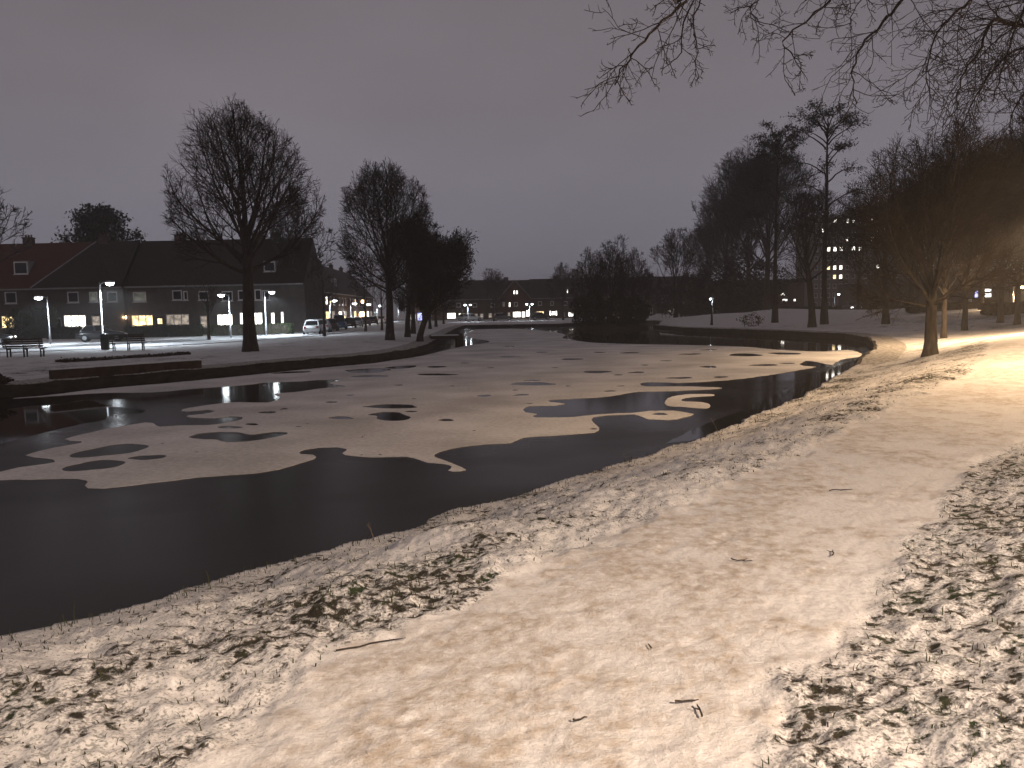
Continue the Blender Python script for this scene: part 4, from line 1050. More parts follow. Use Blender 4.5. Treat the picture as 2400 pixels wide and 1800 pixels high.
    for c in chimneys:
        if gable: continue
        ch = MB().box(c*w-0.55, c*w+0.55, depth/2-0.35, depth/2+0.35, ridge-0.9, ridge+0.75).box(c*w-0.62, c*w+0.62, depth/2-0.42, depth/2+0.42, ridge+0.755, ridge+0.87).build('chimney', M['brick_brown'], roof)
        for k in (-0.3, 0.05, 0.35):
            MB().lathe([(0.10, 0), (0.09, 0.3), (0.11, 0.33)], (c*w+k, depth/2, ridge+0.872), 8).build('chimney_pot', M['brick_red'], roof)
    return root
YF = 95.0; ZS = 0.55
def WX(px, H=0): return (px-1200)/F_PX*YF*1.0
def wpx(x0, x1, y0, y1, bx):
    """opening from photo pixels on the front plane -> local metres"""
    a = atY(x0, y1, YF); b = atY(x1, y0, YF); c = atY(x0, y0, YF)
    zmid0, zmid1 = (a.z), (b.z+c.z)/2
    return (a.x-bx, b.x-bx, max(0.35, zmid0-ZS), zmid1-ZS)
def row_house(px0, px1, wins, label, yoff=0.0, **kw):
    bx = atY(px0, 780, YF).x; ex = atY(px1, 780, YF).x
    L = []
    for w_ in wins:
        x0, x1, y0, y1 = w_[:4]; q = wpx(x0, x1, y0, y1, bx); L.append((*q, *w_[4:]))
    return house('terraced_house', label, (bx, YF+yoff, ZS), 0, ex-bx, L, group='left terrace houses', **kw)
EV, RG = 5.85, 11.0
row_house(-120, 200, [(12,38,684,712,'dark'),(-40,-14,684,712,'dark'),(4,32,740,770,'warm',2),(-70,-20,740,772,'dark',3),(16,50,612,642,'dormer_dark')],
          'red roofed house at the left edge with a small dormer', eave=EV, ridge=RG, roofm='tile_red', chimneys=(0.45,), door=(8.6, 'dark'))
row_house(97, 300, [(165,190,684,710,'dark'),(216,234,684,708,'faint'),(258,280,684,708,'dark'),(157,207,738,772,'white',3),(222,240,740,772,'dim'),(112,150,745,775,'dark',2)],
          'hip roofed house with a bright window left of the near street lamp', eave=EV, ridge=RG, wallm='brick_grey', chimneys=(0.58,), hip=4.8, yoff=-0.6)
row_house(301, 444, [(312,342,684,708,'faint'),(404,426,680,704,'dark'),(430,440,682,704,'dark'),(309,358,738,768,'warm',3),(390,443,736,766,'dim',3)],
          'terraced house with warm yellow window and orange porch lamp', eave=EV, ridge=RG, chimneys=(0.65,), door=(3.2, 'warm'))
row_house(445, 588, [(465,488,682,704,'dark'),(520,545,682,706,'dark'),(558,584,680,704,'dark'),(509,545,736,764,'bright',3),(562,587,732,762,'bright',2),(408+62,408+80,740,768,'dim')],
          'terraced house with brightly lit front room behind the far side lamp', eave=EV, ridge=RG, chimneys=(0.96,), door=(3.0, 'faint'))
row_house(589, 718, [(597,612,678,704,'dark'),(614,632,680,704,'dark'),(592,615,732,762,'bright',2),(635,644,732,760,'bright'),(658,665,730,758,'white'),(611,640,612,636,'dormer_dark')],
          'end house of the left terrace with narrow lit windows at the corner', eave=EV, ridge=RG, chimneys=(0.3,), wallm='brick_grey')
# porch lamp
def small_lamp(name, label, p, mat, r=0.13, wall=True, power=None, col=SODIUM):
    root = empty(name, p); tag(root, label, 'lamp')
    MB().lathe([(r*0.5, -r), (r, -r*0.4), (r, r*0.5), (r*0.5, r)], n=10).build('globe', M[mat], root, True)
    MB().box(-0.03, 0.03, r*0.2, 0.30, r+0.002, r+0.06).build('bracket', M['dark_metal'], root)
    if power:
        ld = bpy.data.lights.new('bulb', 'POINT'); ld.energy = power; ld.color = col; ld.shadow_soft_size = 0.1
        lo = bpy.data.objects.new('bulb', ld); COL.objects.link(lo); lo.parent = root; lo.location = (0, -0.3, 0)
    return root
small_lamp('porch_lamp', 'orange porch lamp beside the warm yellow window', atY(292, 744, YF-0.32), 'porch_bulb', 0.22, power=60)

# receding terrace along the street beyond the corner
rg = random.Random(5)
stt = [['dark','white','warm','white'],['dark','faint','dim','warm'],['white','dark','warm','dim'],['dark','dark','white','dim'],['dark','warm','dim','warm'],['dark','dark','faint','warm'],['dark','dim','white','dim']]
names = ['first', 'second', 'third', 'fourth', 'fifth', 'sixth', 'seventh']
a0 = Vector((-28.0, 105.2, ZS)); a1 = Vector((-31.5, 191, ZS))
dv = (a1-a0); Lr = dv.length; ud = dv.normalized(); rz = math.atan2(ud.y, ud.x); nH = 7; wH = Lr/nH
for i in range(nH):
    st = stt[i]
    ww = [(1.2, 4.4, 0.8, 2.5, st[2], 3), (6.6, 9.6, 0.8, 2.5, st[3], 3), (1.5, 3.2, 3.5, 4.9, st[0], 2), (5.2, 6.6, 3.5, 4.9, 'dark', 1), (8.2, 9.8, 3.5, 4.9, st[1], 2)]
    if i in (0, 3): ww.append((4.5, 6.2, 7.0, 8.2, 'dormer_dark'))
    house('terraced_house', f'{names[i]} house from the corner in the terrace receding along the street', a0+ud*wH*i, rz, wH-0.01, ww, eave=5.7, ridge=10.9, wallm='brick_brown' if i % 2 else 'brick_red', roofm='tile_dark', chimneys=(0.97,), door=(5.0, 'dark'), group='receding terrace houses')
# far terrace across the pond
YF2 = 195.0
def wpx2(x0, x1, y0, y1, bx):
    a = atY(x0, y1, YF2); b = atY(x1, y0, YF2); return (a.x-bx, b.x-bx, max(0.3, a.z-ZS), b.z-ZS)
far_specs = [
 (952, 1030, [(958,975,736,748,'dim',2),(998,1012,736,748,'dark',2),(962,972,712,722,'dark'),(1004,1014,712,722,'dark')], None, 'far terrace house partly hidden by the leaning trees'),
 (1030, 1095, [(1048,1068,733,747,'bright',3),(1075,1081,734,746,'white'),(1085,1089,734,746,'warm'),(1042,1052,710,720,'dark'),(1070,1080,710,720,'dark')], None, 'far terrace house with bright triple window right of the landing stage'),
 (1095, 1172, [(1097,1106,734,745,'warm',2),(1112,1120,735,745,'dim'),(1125,1133,735,745,'dim'),(1145,1153,734,745,'dim'),(1156,1165,735,745,'dim'),(1108,1118,710,720,'dark'),(1150,1160,710,720,'dark')], None, 'far terrace house behind the double headed lamp'),
 (1172, 1243, [(1173,1179,733,744,'amber'),(1190,1196,732,744,'dim'),(1202,1221,730,744,'white',4),(1223,1231,730,744,'bright'),(1233,1241,727,742,'bright'),(1192,1197,708,720,'bright'),(1178,1183,708,718,'faint'),(1205,1213,708,718,'dark'),(1203,1208,680,690,'bright'),(1209,1214,680,690,'bright')], 'g', 'far gabled house with two bright attic windows'),
 (1243, 1312, [(1257,1275,729,741,'warm',3),(1288,1292,728,740,'bright'),(1293,1301,729,739,'white',2),(1302,1306,728,740,'bright'),(1261,1270,706,716,'dark'),(1290,1298,706,716,'dark')], None, 'far terrace house right of the gabled one with lit triple window'),
 (1312, 1385, [(1332,1344,730,743,'bright',2),(1318,1324,732,742,'faint'),(1328,1333,676,687,'dormer_bright'),(1320,1330,706,716,'dark'),(1350,1360,706,716,'dark')], None, 'far terrace house with one lit roof window left of the island'),
 (1385, 1460, [(1404,1409,726,738,'warm'),(1412,1417,726,738,'warm'),(1425,1440,726,738,'dark',2),(1400,1410,704,714,'dark'),(1430,1440,704,714,'dark')], None, 'far terrace house seen through the island bushes'),
 (1460, 1540, [(1468,1474,722,736,'faint'),(1490,1500,724,736,'dark',2),(1520,1530,722,734,'dark',2)], None, 'far terrace house behind the right of the island'),
 (1540, 1625, [(1563,1574,722,733,'dim',3),(1576,1582,722,733,'dim'),(1592,1605,722,733,'faint',2),(1550,1560,700,710,'dark'),(1600,1610,700,710,'dark')], None, 'rightmost far terrace house with dim curtained windows')]
for i, (x0, x1, wl, gb, lab) in enumerate(far_specs):
    bx = atY(x0, 740, YF2).x; ex = atY(x1, 740, YF2).x
    L = [(*wpx2(*q[:4], bx), *q[4:]) for q in wl]
    L = [tuple([max(0.05, q[0]), min(ex-bx-0.05, q[1]), *q[2:]]) for q in L]
    house('terraced_house', lab, (bx, YF2, ZS), 0, ex-bx-0.01, L, eave=4.9, ridge=9.2, gable=9.0 if gb else None, wallm='brick_brown' if i % 3 else 'brick_red', roofm='tile_dark', chimneys=(0.93,), group='far terrace houses')
# main roof behind the front gable houses
def back_roof(px0, px1, Yp, eave, ridge, depth, mat, lab):
    x0 = atY(px0, 740, Yp).x; x1 = atY(px1, 740, Yp).x
    r = empty('rear_wing', (x0, Yp, ZS)); tag(r, lab, 'house wing')
    mb = MB().prism([(2.5, eave+0.4), (depth/2, ridge), (depth-0.2, eave)], 0.02, x1-x0-0.02); mb.v = [(v[1], v[0], v[2]) for v in mb.v]
    rf_ = mb.build('roof', M[mat], r)
    MB().box(1.0, 2.1, depth/2-0.35, depth/2+0.35, ridge-0.9, ridge+0.75).build('chimney', M['brick_brown'], rf_)
    MB().box(0.05, x1-x0-0.05, 3.0, depth-0.4, 0, eave+0.38).build('wall', M['brick_brown'], r)
back_roof(1172, 1243, YF2, 4.9, 9.2, 10, 'tile_dark', 'rear roof wing behind the far gabled house')

# flats with lit windows behind the right-hand trees
YB = 230.0
b0 = atY(1905, 700, YB); b1 = atY(2150, 700, YB); top = atY(2000, 508, YB).z
root = empty('apartment_building', (b0.x, YB, 1.0)); tag(root, 'tall block of flats with scattered lit windows behind the right hand trees', 'building')
bw = b1.x-b0.x; bh = top-1.0
nf, nc = 10, 17; fh = bh/nf; cw = bw/nc
lit_px = [(1953,523),(1962,523),(1990,523),(1998,523),(2011,522),(2018,519),(2027,521),(2040,521),(1936,541),(2041,550),(2050,548),(2057,549),(2072,548),(2093,548),(1956,575),(1989,572),(1999,575),(1977,593),(2016,589),(2021,589),(1948,617),(1957,617),(1966,617),(1951,639),(1967,639),(2060,635),(1936,584)]
ops = []
for fl in range(nf):
    for c in range(nc):
        x0 = c*cw+cw*0.22; z0 = fl*fh+fh*0.32
        ops.append([x0, x0+cw*0.56, z0, z0+fh*0.48, 'dark'])
for px, py in lit_px:
    q = atY(px, py, YB); lx, lz = q.x-b0.x, q.z-1.0
    best = min(ops, key=lambda o: (o[0]+o[1]-2*lx)**2+(o[2]+o[3]-2*lz)**2)
    best[4] = 'bright' if (px, py) == (2016, 589) or best[4] != 'dark' else rg.choice(['bright', 'white', 'white', 'warm'])
facade(root, bw, [tuple(o) for o in ops], bh, M['brick_grey'], None, 14, bh+0.1)
for o_ in ops: add_window(root, o_[0], o_[1], o_[2], o_[3], o_[4], 1, 0.09, 0.10)
MB().box(-0.3, bw+0.3, -0.3, 14.3, bh+0.12, bh+0.6).build('roof', M['grey_paint'], root)
MB().box(bw*0.4, bw*0.4+4, 5, 9, bh+0.602, bh+2.6).build('lift_housing', M['brick_grey'], root)
# tower on the skyline with mast
YT = 420.0
t0 = atY(1341, 650, YT); t1 = atY(1366, 650, YT); tt = atY(1352, 634, YT).z; mt = atY(1356, 612, YT).z
root = empty('tower', (t0.x, YT, 0)); tag(root, 'flat topped tower with mast on the skyline above the far terrace', 'tower')
tw_ = t1.x-t0.x
MB().box(0, tw_, 0, 5, 0, tt).build('wall', M['brick_grey'], root)
for k in range(3): MB().box(tw_*(0.02+0.36*k), tw_*(0.24+0.36*k), 0, 5, tt+0.002, tt+0.9).build('parapet_block', M['brick_grey'], root)
MB().tube([(tw_*0.62, 2.5, tt), (tw_*0.66, 2.5, mt)], [0.22, 0.10], 6).build('mast', M['dark_metal'], root)
# office block further right, low lit windows seen between the trunks
YO = 300.0
def low_building(px0, px1, pyt, Yp, wins, lab, wallm='brick_brown', base=0.9):
    x0 = atY(px0, 700, Yp).x; x1 = atY(px1, 700, Yp).x; zt = atY((px0+px1)/2, pyt, Yp).z
    r = empty('low_building', (x0, Yp, base)); tag(r, lab, 'building')
    L = []
    for a_, b_, c_, d_, st in wins:
        u = atY(a_, d_, Yp); v_ = atY(b_, c_, Yp); L.append((u.x-x0, v_.x-x0, max(0.1, u.z-base), v_.z-base, st))
    facade(r, x1-x0, L, zt-base, M[wallm], None, 10, zt-base+0.1)
    for q in L: add_window(r, *q, 1, 0.09, 0.08)
    MB().box(-0.2, x1-x0+0.2, -0.2, 10.2, zt-base+0.12, zt-base+0.45).build('roof', M['tile_dark'], r)
low_building(1380, 1425, 652, 330, [(1386,1391,640+16,640+22,'faint'),(1399,1402,655,661,'white'),(1404,1407,655,661,'white')], 'dark block above the island with two tiny lit windows', base=0.5)
low_building(1630, 1885, 662, 160, [(1830,1840,686,693,'bright'),(1833,1846,700,706,'bright'),(1860,1866,700,706,'white'),(1790,1797,701,707,'white'),(1700,1712,702,708,'dark')], 'low dark building behind the mound with small cold lit windows')
low_building(2010, 2210, 668, 170, [(1960+60,1968+60,688,694,'dark'),(2060,2070,690,700,'dark'),(2120,2130,690,700,'dark')], 'low dark building behind the lamplit tree')
low_building(2225, 2480, 640, 125, [(2284,2294,680,698,'blue'),(2308,2325,676,684,'bright'),(2308,2325,686,697,'bright'),(2270,2278,700,708,'faint')], 'shop building at the right with blue white lit windows between trunks')
# ------------------------------------------------------------------ street lamps
def street_lamp(name, label, head, arm_dir, base_z, power=None, col=LED, lens='led_lens', group=None, arm=0.75, big=1.0, two=False, lean=0.0):
    """head: world point of the lamp head. arm_dir: unit xy vector from pole to head"""
    hx, hy, hz = head; ax, ay = arm_dir
    bx, by = hx-ax*arm, hy-ay*arm
    root = empty(name, (bx, by, base_z)); tag(root, label, 'street lamp', group)
    H = hz-base_z
    MB().tube([(0, 0, -0.1), (0, 0, 0.9), (0, 0, 0.92), (0, 0, H+0.05)], [0.085, 0.085, 0.06, 0.042], 10).build('pole', M['steel'], root, True)
    sides = [(1, head)] + ([(-1, None)] if two else [])
    for s_, _ in sides:
        MB().tube([(0, 0, H-0.12), (ax*arm*0.45*s_, ay*arm*0.45*s_, H+0.06), (ax*(arm-0.15)*s_, ay*(arm-0.15)*s_, H+0.07)], [0.03, 0.03, 0.03], 8).build('arm', M['steel'], root, True)
        hd = MB().lathe([(0.03, 0.17), (0.16, 0.14), (0.27, 0.06), (0.28, 0.02), (0.25, 0.0)], n=14, sx=big, sy=big).build('lamp_head', M['steel'], root, True)
        hd.location = (ax*arm*s_, ay*arm*s_, H)
        MB().lathe([(0.24, -0.003), (0.22, -0.10), (0.14, -0.18), (0.02, -0.21)], n=14, sx=big, sy=big).build('lens', M[lens], hd, True)
        if power:
            ld = bpy.data.lights.new('bulb', 'SPOT'); ld.energy = power; ld.color = col; ld.shadow_soft_size = 0.12; ld.spot_size = math.radians(168); ld.spot_blend = 0.55
            lo = bpy.data.objects.new('bulb', ld); COL.objects.link(lo); lo.parent = root; lo.location = (ax*arm*s_, ay*arm*s_, H-0.34)
    return root
RT = (1, 0); LF = (-1, 0)
G_ = 'white street lamps along the left street'
lamps = [(257, 663, 62, RT, 3200, 'nearest white street lamp on the left bank beside the litter bin', 1.2),
         (637, 684, 84, RT, 3200, 'white street lamp just right of the tallest tree trunk', 1.2),
         (717, 697, 104, RT, 1100, 'white street lamp past the corner house, first of the receding row', 1.35),
         (784, 704, 126, RT, 1000, 'white street lamp second in the receding row over parked cars', 1.5),
         (831, 711, 148, RT, 900, 'white street lamp third in the receding row', 1.65),
         (864, 713, 164, RT, 800, 'white street lamp fourth in the receding row near the orange window', 1.65),
         (891, 716, 180, RT, 700, 'white street lamp fifth in the receding row left of the second bare tree', 1.65),
         (940, 717, 192, RT, 600, 'white street lamp right of the second bare tree trunk', 1.65),
         (984, 720, 205, RT, 600, 'white street lamp above the blue lit panel', 1.65),
         (90, 697, 70, LF, 1500, 'far side white street lamp at the left edge facing left', 1.25),
         (518, 691, 79, LF, 1700, 'far side white street lamp before the brightly lit front room', 1.25)]
for x, y, Yd, ad, pw, lab, big in lamps:  # big swells heads and lenses, the farther ones more, to stand in for glare
    street_lamp('street_lamp', lab, tuple(atY(x, y, Yd)), ad, 0.55, pw, group=G_, big=big)
h = atY(1090, 714, 158); street_lamp('street_lamp', 'double headed white lamp left of the small far tree', tuple(h), LF, 0.55, 250, two=True, arm=0.5, big=0.75, group='double lamps on the far bank')
h = atY(1247, 712, 158); street_lamp('street_lamp', 'double headed white lamp before the far gabled house', tuple(h), RT, 0.55, 250, two=True, arm=0.5, big=0.75, group='double lamps on the far bank')
h = atY(1665, 699, 118); street_lamp('street_lamp', 'slim white park lamp at the foot of the tall right hand trees', tuple(h), LF, gz(h.x, h.y), 60, arm=0.3, big=0.6)
h = atY(1865, 665, 170); street_lamp('street_lamp', 'small orange lamp between the mound tree and the pines', tuple(h), LF, gz(h.x, h.y), 60, col=SODIUM, lens='sodium_lens', big=0.7)
h = atY(1966, 689, 150); street_lamp('street_lamp', 'small white lamp under the lit flats', tuple(h), RT, gz(h.x, h.y), 60, big=0.7)
# sodium lamps of the footpath; the light on the snow comes from these, the poles stand outside the view
def path_lamp(x, y, hgt, pw, lab, ad, col=SODIUM):
    z0 = gz(x, y); street_lamp('street_lamp', lab, (x, y, z0+hgt), ad, z0, pw, col, 'sodium_lens', group='sodium lamps of the footpath', arm=0.9)
path_lamp(25.2, 38.6, 5.8, 12500, 'sodium path lamp beyond the bend at the right edge', LF)
path_lamp(15.4, 17.5, 6.6, 8000, 'sodium path lamp just outside the right edge', LF)
path_lamp(5.4, -4.2, 6.4, 8800, 'sodium path lamp behind the viewer', LF, SODIUM_PALE)

h = atY(2394, 671, 78); street_lamp('street_lamp', 'distant sodium lamp shining at the right edge between trunks', tuple(h), RT, gz(h.x, h.y), 2500, SODIUM, 'sodium_lens', group='sodium lamps of the footpath', big=1.2)
# ------------------------------------------------------------------ cars
def make_car(paint_m, snow=True, lights=False, tail=False, van=False):
    root = empty('parked_car')
    L, W = 4.2, 1.72
    hgt = 1.46 if not van else 1.9
    # lower body: lofted sections along the length (x), slightly narrowed ends
    secs = [(-2.10, 0.62, 0.42, 0.62), (-2.02, 0.80, 0.30, 0.80), (-1.55, 0.86, 0.22, 0.92), (-0.5, 0.86, 0.20, 0.94), (0.75, 0.86, 0.20, 0.95), (1.5, 0.84, 0.22, 0.84), (1.98, 0.76, 0.30, 0.70), (2.10, 0.60, 0.42, 0.58)]
    mb = MB(); rings = []
    for x, hw, z0, z1 in secs:
        i = len(mb.v); zm = (z0+z1)/2
        mb.v += [(x, -hw*0.86, z0), (x, -hw, zm-0.08), (x, -hw, zm+0.08), (x, -hw*0.93, z1), (x, hw*0.93, z1), (x, hw, zm+0.08), (x, hw, zm-0.08), (x, hw*0.86, z0)]
        rings.append(i)
    for a_, b_ in zip(rings, rings[1:]):
        for q in range(8): mb.f.append((a_+q, a_+(q+1) % 8, b_+(q+1) % 8, b_+q))
    mb.f.append(tuple(rings[0]+q for q in range(7, -1, -1))); mb.f.append(tuple(rings[-1]+q for q in range(8)))
    body = mb.build('body', paint_m, root, True)
    # cabin with roof
    x_r, x_f = (-1.9, 0.95) if van else (-1.75, 0.85)
    t_r, t_f = (-1.75, 0.35) if van else (-1.25, 0.15)
    zb, zt = 0.93, hgt
    cb = MB(); hw, tw = 0.78, 0.62
    b4 = [(x_r, -hw, zb-0.05), (x_f, -hw, zb-0.05), (x_f, hw, zb-0.05), (x_r, hw, zb-0.05)]; t4 = [(t_r, -tw, zt), (t_f, -tw, zt), (t_f, tw, zt), (t_r, tw, zt)]
    cb.v = b4+t4; cb.f = [(4,5,6,7),(0,1,5,4),(1,2,6,5),(2,3,7,6),(3,0,4,7)]
    cb.build('cabin', paint_m, root)
    def lerp(a, b, t): return tuple(a[i]+(b[i]-a[i])*t for i in range(3))
    def pane(nm, A, B, C, D, off):
        P = [lerp(lerp(A, B, u), lerp(D, C, u), v) for u, v in ((.08, .14), (.92, .14), (.92, .86), (.08, .86))]
        P = [tuple(p[i]+off[i] for i in range(3)) for p in P]; P2 = [tuple(p[i]-off[i]*2 for i in range(3)) for p in P]
        m_ = MB(); m_.v = P+P2; m_.f = [(0,1,2,3),(7,6,5,4),(0,4,5,1),(1,5,6,2),(2,6,7,3),(3,7,4,0)]; m_.build(nm, M['glass'], root)
    pane('windscreen', b4[1], b4[2], t4[2], t4[1], (0.012, 0, 0.006)); pane('rear_window', b4[3], b4[0], t4[0], t4[3], (-0.012, 0, 0.006))
    def mid(a, b, t): return lerp(a, b, t)
    for s_, (A, B, C, D) in ((-1, (b4[0], b4[1], t4[1], t4[0])), (1, (b4[2], b4[3], t4[3], t4[2]))):
        for u0, u1 in ((0.0, 0.5), (0.5, 1.0)):
            pane('side_window', lerp(A, B, u0), lerp(A, B, u1), lerp(D, C, u1), lerp(D, C, u0), (0, 0.010*s_, 0.004))
    for x in (-1.32, 1.32):
        for s_ in (-1, 1):
            w_ = MB().lathe([(0.20, -0.10), (0.31, -0.10), (0.33, -0.06), (0.33, 0.06), (0.31, 0.10), (0.20, 0.10)], n=16).build('wheel', M['rubber'], root, True)
            w_.location = (x, s_*0.78, 0.33); w_.rotation_euler = (math.pi/2, 0, 0)
            rm = MB().lathe([(0.03, -0.115), (0.19, -0.112), (0.19, 0.112), (0.03, 0.115)], n=12).build('rim', M['steel'], w_)
    for s_ in (-1, 1):
        MB().box(1.99, 2.07, s_*0.55-0.15, s_*0.55+0.15, 0.55, 0.68).build('headlight', M['white_lamp'] if lights else M['clear_glass'], root)
        MB().box(-2.08, -2.0, s_*0.62-0.10, s_*0.62+0.10, 0.62, 0.84).build('taillight', M['red_lamp'] if tail else M['red_glass'], root)
    MB().box(-2.125, -2.09, -0.26, 0.26, 0.48, 0.59).build('number_plate', M['white_paint'], root)
    if snow:
        sm = MB()
        def slab(q, th, nm):
            m2 = MB(); n = 6
            for i in range(n):
                for j in range(n):
                    def P(a, b):
                        p = lerp(lerp(q[0], q[1], a/n), lerp(q[3], q[2], a/n), b/n); e = min(a, n-a, b, n-b)
                        return (p[0], p[1], p[2]+0.004+th*min(1, e*0.8)*(0.8+0.2*math.sin(a*2.1+b*1.7)))
                    m2.quad(P(i, j), P(i+1, j), P(i+1, j+1), P(i, j+1))
            m2.build(nm, M['snow'], root, True)
        slab([t4[0], t4[1], t4[2], t4[3]], 0.06, 'roof_snow')
        slab([(0.90, -0.70, 0.955), (1.5, -0.70, 0.85), (1.5, 0.70, 0.85), (0.90, 0.70, 0.955)], 0.05, 'bonnet_snow')
    return root
def place_car(px, py, Yd, rz_, col, lab, group=None, **kw):
    c = make_car(PAINT[col], **kw); p = atY(px, py, Yd); c.location = (p.x, p.y, max(0.58, gz(p.x, p.y))+0.01); c.rotation_euler.z = rz_
    tag(c, lab, 'car', group); return c
place_car(240, 797, 76, 0.30, 'black', 'dark car parked by the hedge behind the nearest street lamp', lights=False, snow=False)
place_car(-30, 795, 72, 0.25, 'black', 'dark car cut by the left edge with a glinting lamp', lights=True, snow=False)
row = [(735, 780, 86, 'white', 'snow capped white hatchback, first of the parked row beyond the corner'),
       (757, 778, 93, 'silver', 'silver car parked second behind the snow capped white hatchback'),
       (776, 774, 100, 'black', 'black car parked third in the row along the street'),
       (797, 770, 108, 'blue', 'light blue van parked in the row along the street'),
       (820, 768, 118, 'black', 'black car right behind the light blue van'),
       (838, 766, 127, 'silver', 'silver car sixth in the parked row'),
       (856, 764, 137, 'grey', 'grey car seventh in the parked row near the orange window'),
       (874, 763, 147, 'black', 'black car eighth in the parked row'),
       (893, 762, 156, 'white', 'white car ninth in the parked row, last left of the second tree')]
for i, (x, y, Yd, col, lab) in enumerate(row):
    place_car(x, y, Yd, math.radians(97+i*0.6), col, lab, 'cars parked along the receding street', van=(col == 'blue'), lights=False)
place_car(1108, 748, 168, 0.1, 'white', 'white car parked under the left double lamp on the far bank', 'cars on the far bank')
place_car(1093, 750, 168, 0.05, 'silver', 'silver car left of the white one on the far bank', 'cars on the far bank')
place_car(1178, 748, 168, 0.0, 'grey', 'grey car parked left of the far gabled house', 'cars on the far bank')
place_car(1268, 745, 168, 0.1, 'black', 'dark car parked right of the far gabled house', 'cars on the far bank')
place_car(2221, 708, 110, math.radians(-75), 'red', 'car with glowing tail lamps behind the lamplit tree', lights=True, tail=True, snow=False)
place_car(1996, 710, 120, math.radians(-95), 'grey', 'car with headlights on under the lit flats', lights=True, snow=False)

# ------------------------------------------------------------------ benches, bin, panel, landing stage
def make_bench():
    root = empty('park_bench'); L = 1.95
    for k in range(4): MB().box(-L/2, L/2, 0.02+k*0.115, 0.115+k*0.115, 0.43, 0.465).build('seat_slat', M['old_wood'], root)
    for k in range(4):
        z_ = 0.52+k*0.115; y_ = 0.49+k*0.032
        MB().box(-L/2, L/2, y_, y_+0.035, z_, z_+0.095).build('back_slat', M['old_wood'], root)
    for x in (-0.8, 0, 0.8):
        MB().box(x-0.03, x+0.03, 0.05, 0.11, -0.05, 0.428).box(x-0.03, x+0.03, 0.42, 0.48, -0.05, 0.428).box(x-0.028, x+0.028, 0.055, 0.47, 0.37, 0.425).build('leg', M['dark_metal'], root)
        MB().tube([(x, 0.47, 0.40), (x, 0.63, 0.98)], [0.022, 0.02], 6).build('back_support', M['dark_metal'], root)
    MB().box(-L/2+0.05, L/2-0.05, 0.05, 0.44, 0.467, 0.485).build('seat_snow', M['snow'], root)
    return root
b1_ = make_bench(); p = ground_at(66, 836); b1_.location = p; b1_.rotation_euler.z = math.radians(188); tag(b1_, 'dark slatted park bench nearest the left edge', 'bench', 'park benches on the left bank')
b2_ = copy_tree(b1_); p = ground_at(305, 821); b2_.location = p; b2_.rotation_euler.z = math.radians(190); b2_['label'] = 'dark slatted park bench right of the nearest street lamp'
b1_.scale = (1.12,)*3; b2_.scale = (1.12,)*3
# litter bin by the lamp
p = ground_at(247, 819)
root = empty('litter_bin', p); tag(root, 'dark litter bin at the foot of the nearest street lamp', 'bin')
MB().lathe([(0.24, 0.0), (0.27, 0.05), (0.29, 0.85), (0.27, 0.88)], n=16).build('drum', M['dark_metal'], root, True)
MB().lathe([(0.31, 0.885), (0.31, 0.93), (0.20, 1.06), (0.05, 1.10)], n=16).build('lid', M['dark_metal'], root, True)
MB().box(-0.15, 0.15, -0.305, -0.27, 0.66, 0.80).build('slot', M['rubber'], root)
# blue lit panel
h = atY(984, 748, 150)
root = empty('lit_panel', (h.x, h.y, 0.55)); tag(root, 'blue white lit advertising panel between the leaning trunks', 'sign')
MB().box(-0.45, 0.45, -0.12, 0.12, 0.5, 2.0).build('housing', M['dark_metal'], root)
MB().box(-0.38, 0.38, -0.14, -0.122, 0.6, 1.9).build('screen', M['lit_blue'], root)
for x in (-0.3, 0.3): MB().box(x-0.06, x+0.06, -0.06, 0.06, -0.1, 0.498).build('leg', M['dark_metal'], root)
small_lamp('wall_lamp', 'glowing orange lantern on the receding terrace', atY(849, 738, 150), 'porch_bulb', 0.55)
small_lamp('wall_lamp', 'small orange lamp high on the receding terrace', atY(850, 707, 152), 'porch_bulb', 0.28)
small_lamp('wall_lamp', 'upper of two small white lamps past the corner house', atY(703, 706, 106), 'white_lamp', 0.18)
small_lamp('wall_lamp', 'lower of two small white lamps past the corner house', atY(707, 714, 106), 'white_lamp', 0.16)
# landing stage
q = at(1052, 806, 0)
root = empty('landing_stage', (q.x, q.y, 0), math.radians(8)); tag(root, 'small dark wooden landing stage jutting from the left bank', 'landing stage')
for k in range(9): MB().box(-1.5+k*0.29, -1.5+k*0.29+0.27, -0.6, 1.8, 0.62, 0.69).build('plank', M['old_wood'], root)
for x, y in ((-1.3, -0.5), (0.95, -0.5), (-1.3, 1.6), (0.95, 1.6)): MB().box(x-0.11, x+0.11, y-0.11, y+0.11, -0.4, 0.90 if x > 0 else 0.618).build('post', M['old_wood'], root)
MB().box(-1.5, 1.1, -0.72, -0.612, 0.42, 0.66).build('beam', M['old_wood'], root); MB().box(-1.5, 1.1, 1.812, 1.9, 0.42, 0.66).build('beam', M['old_wood'], root)
MB().box(0.62, 1.15, -0.60, 1.7, -0.3, 0.60).build('end_wall', M['old_wood'], root)
MB().box(-1.4, 0.9, -0.5, 1.7, 0.692, 0.72).build('snow_cap', M['snow'], root)
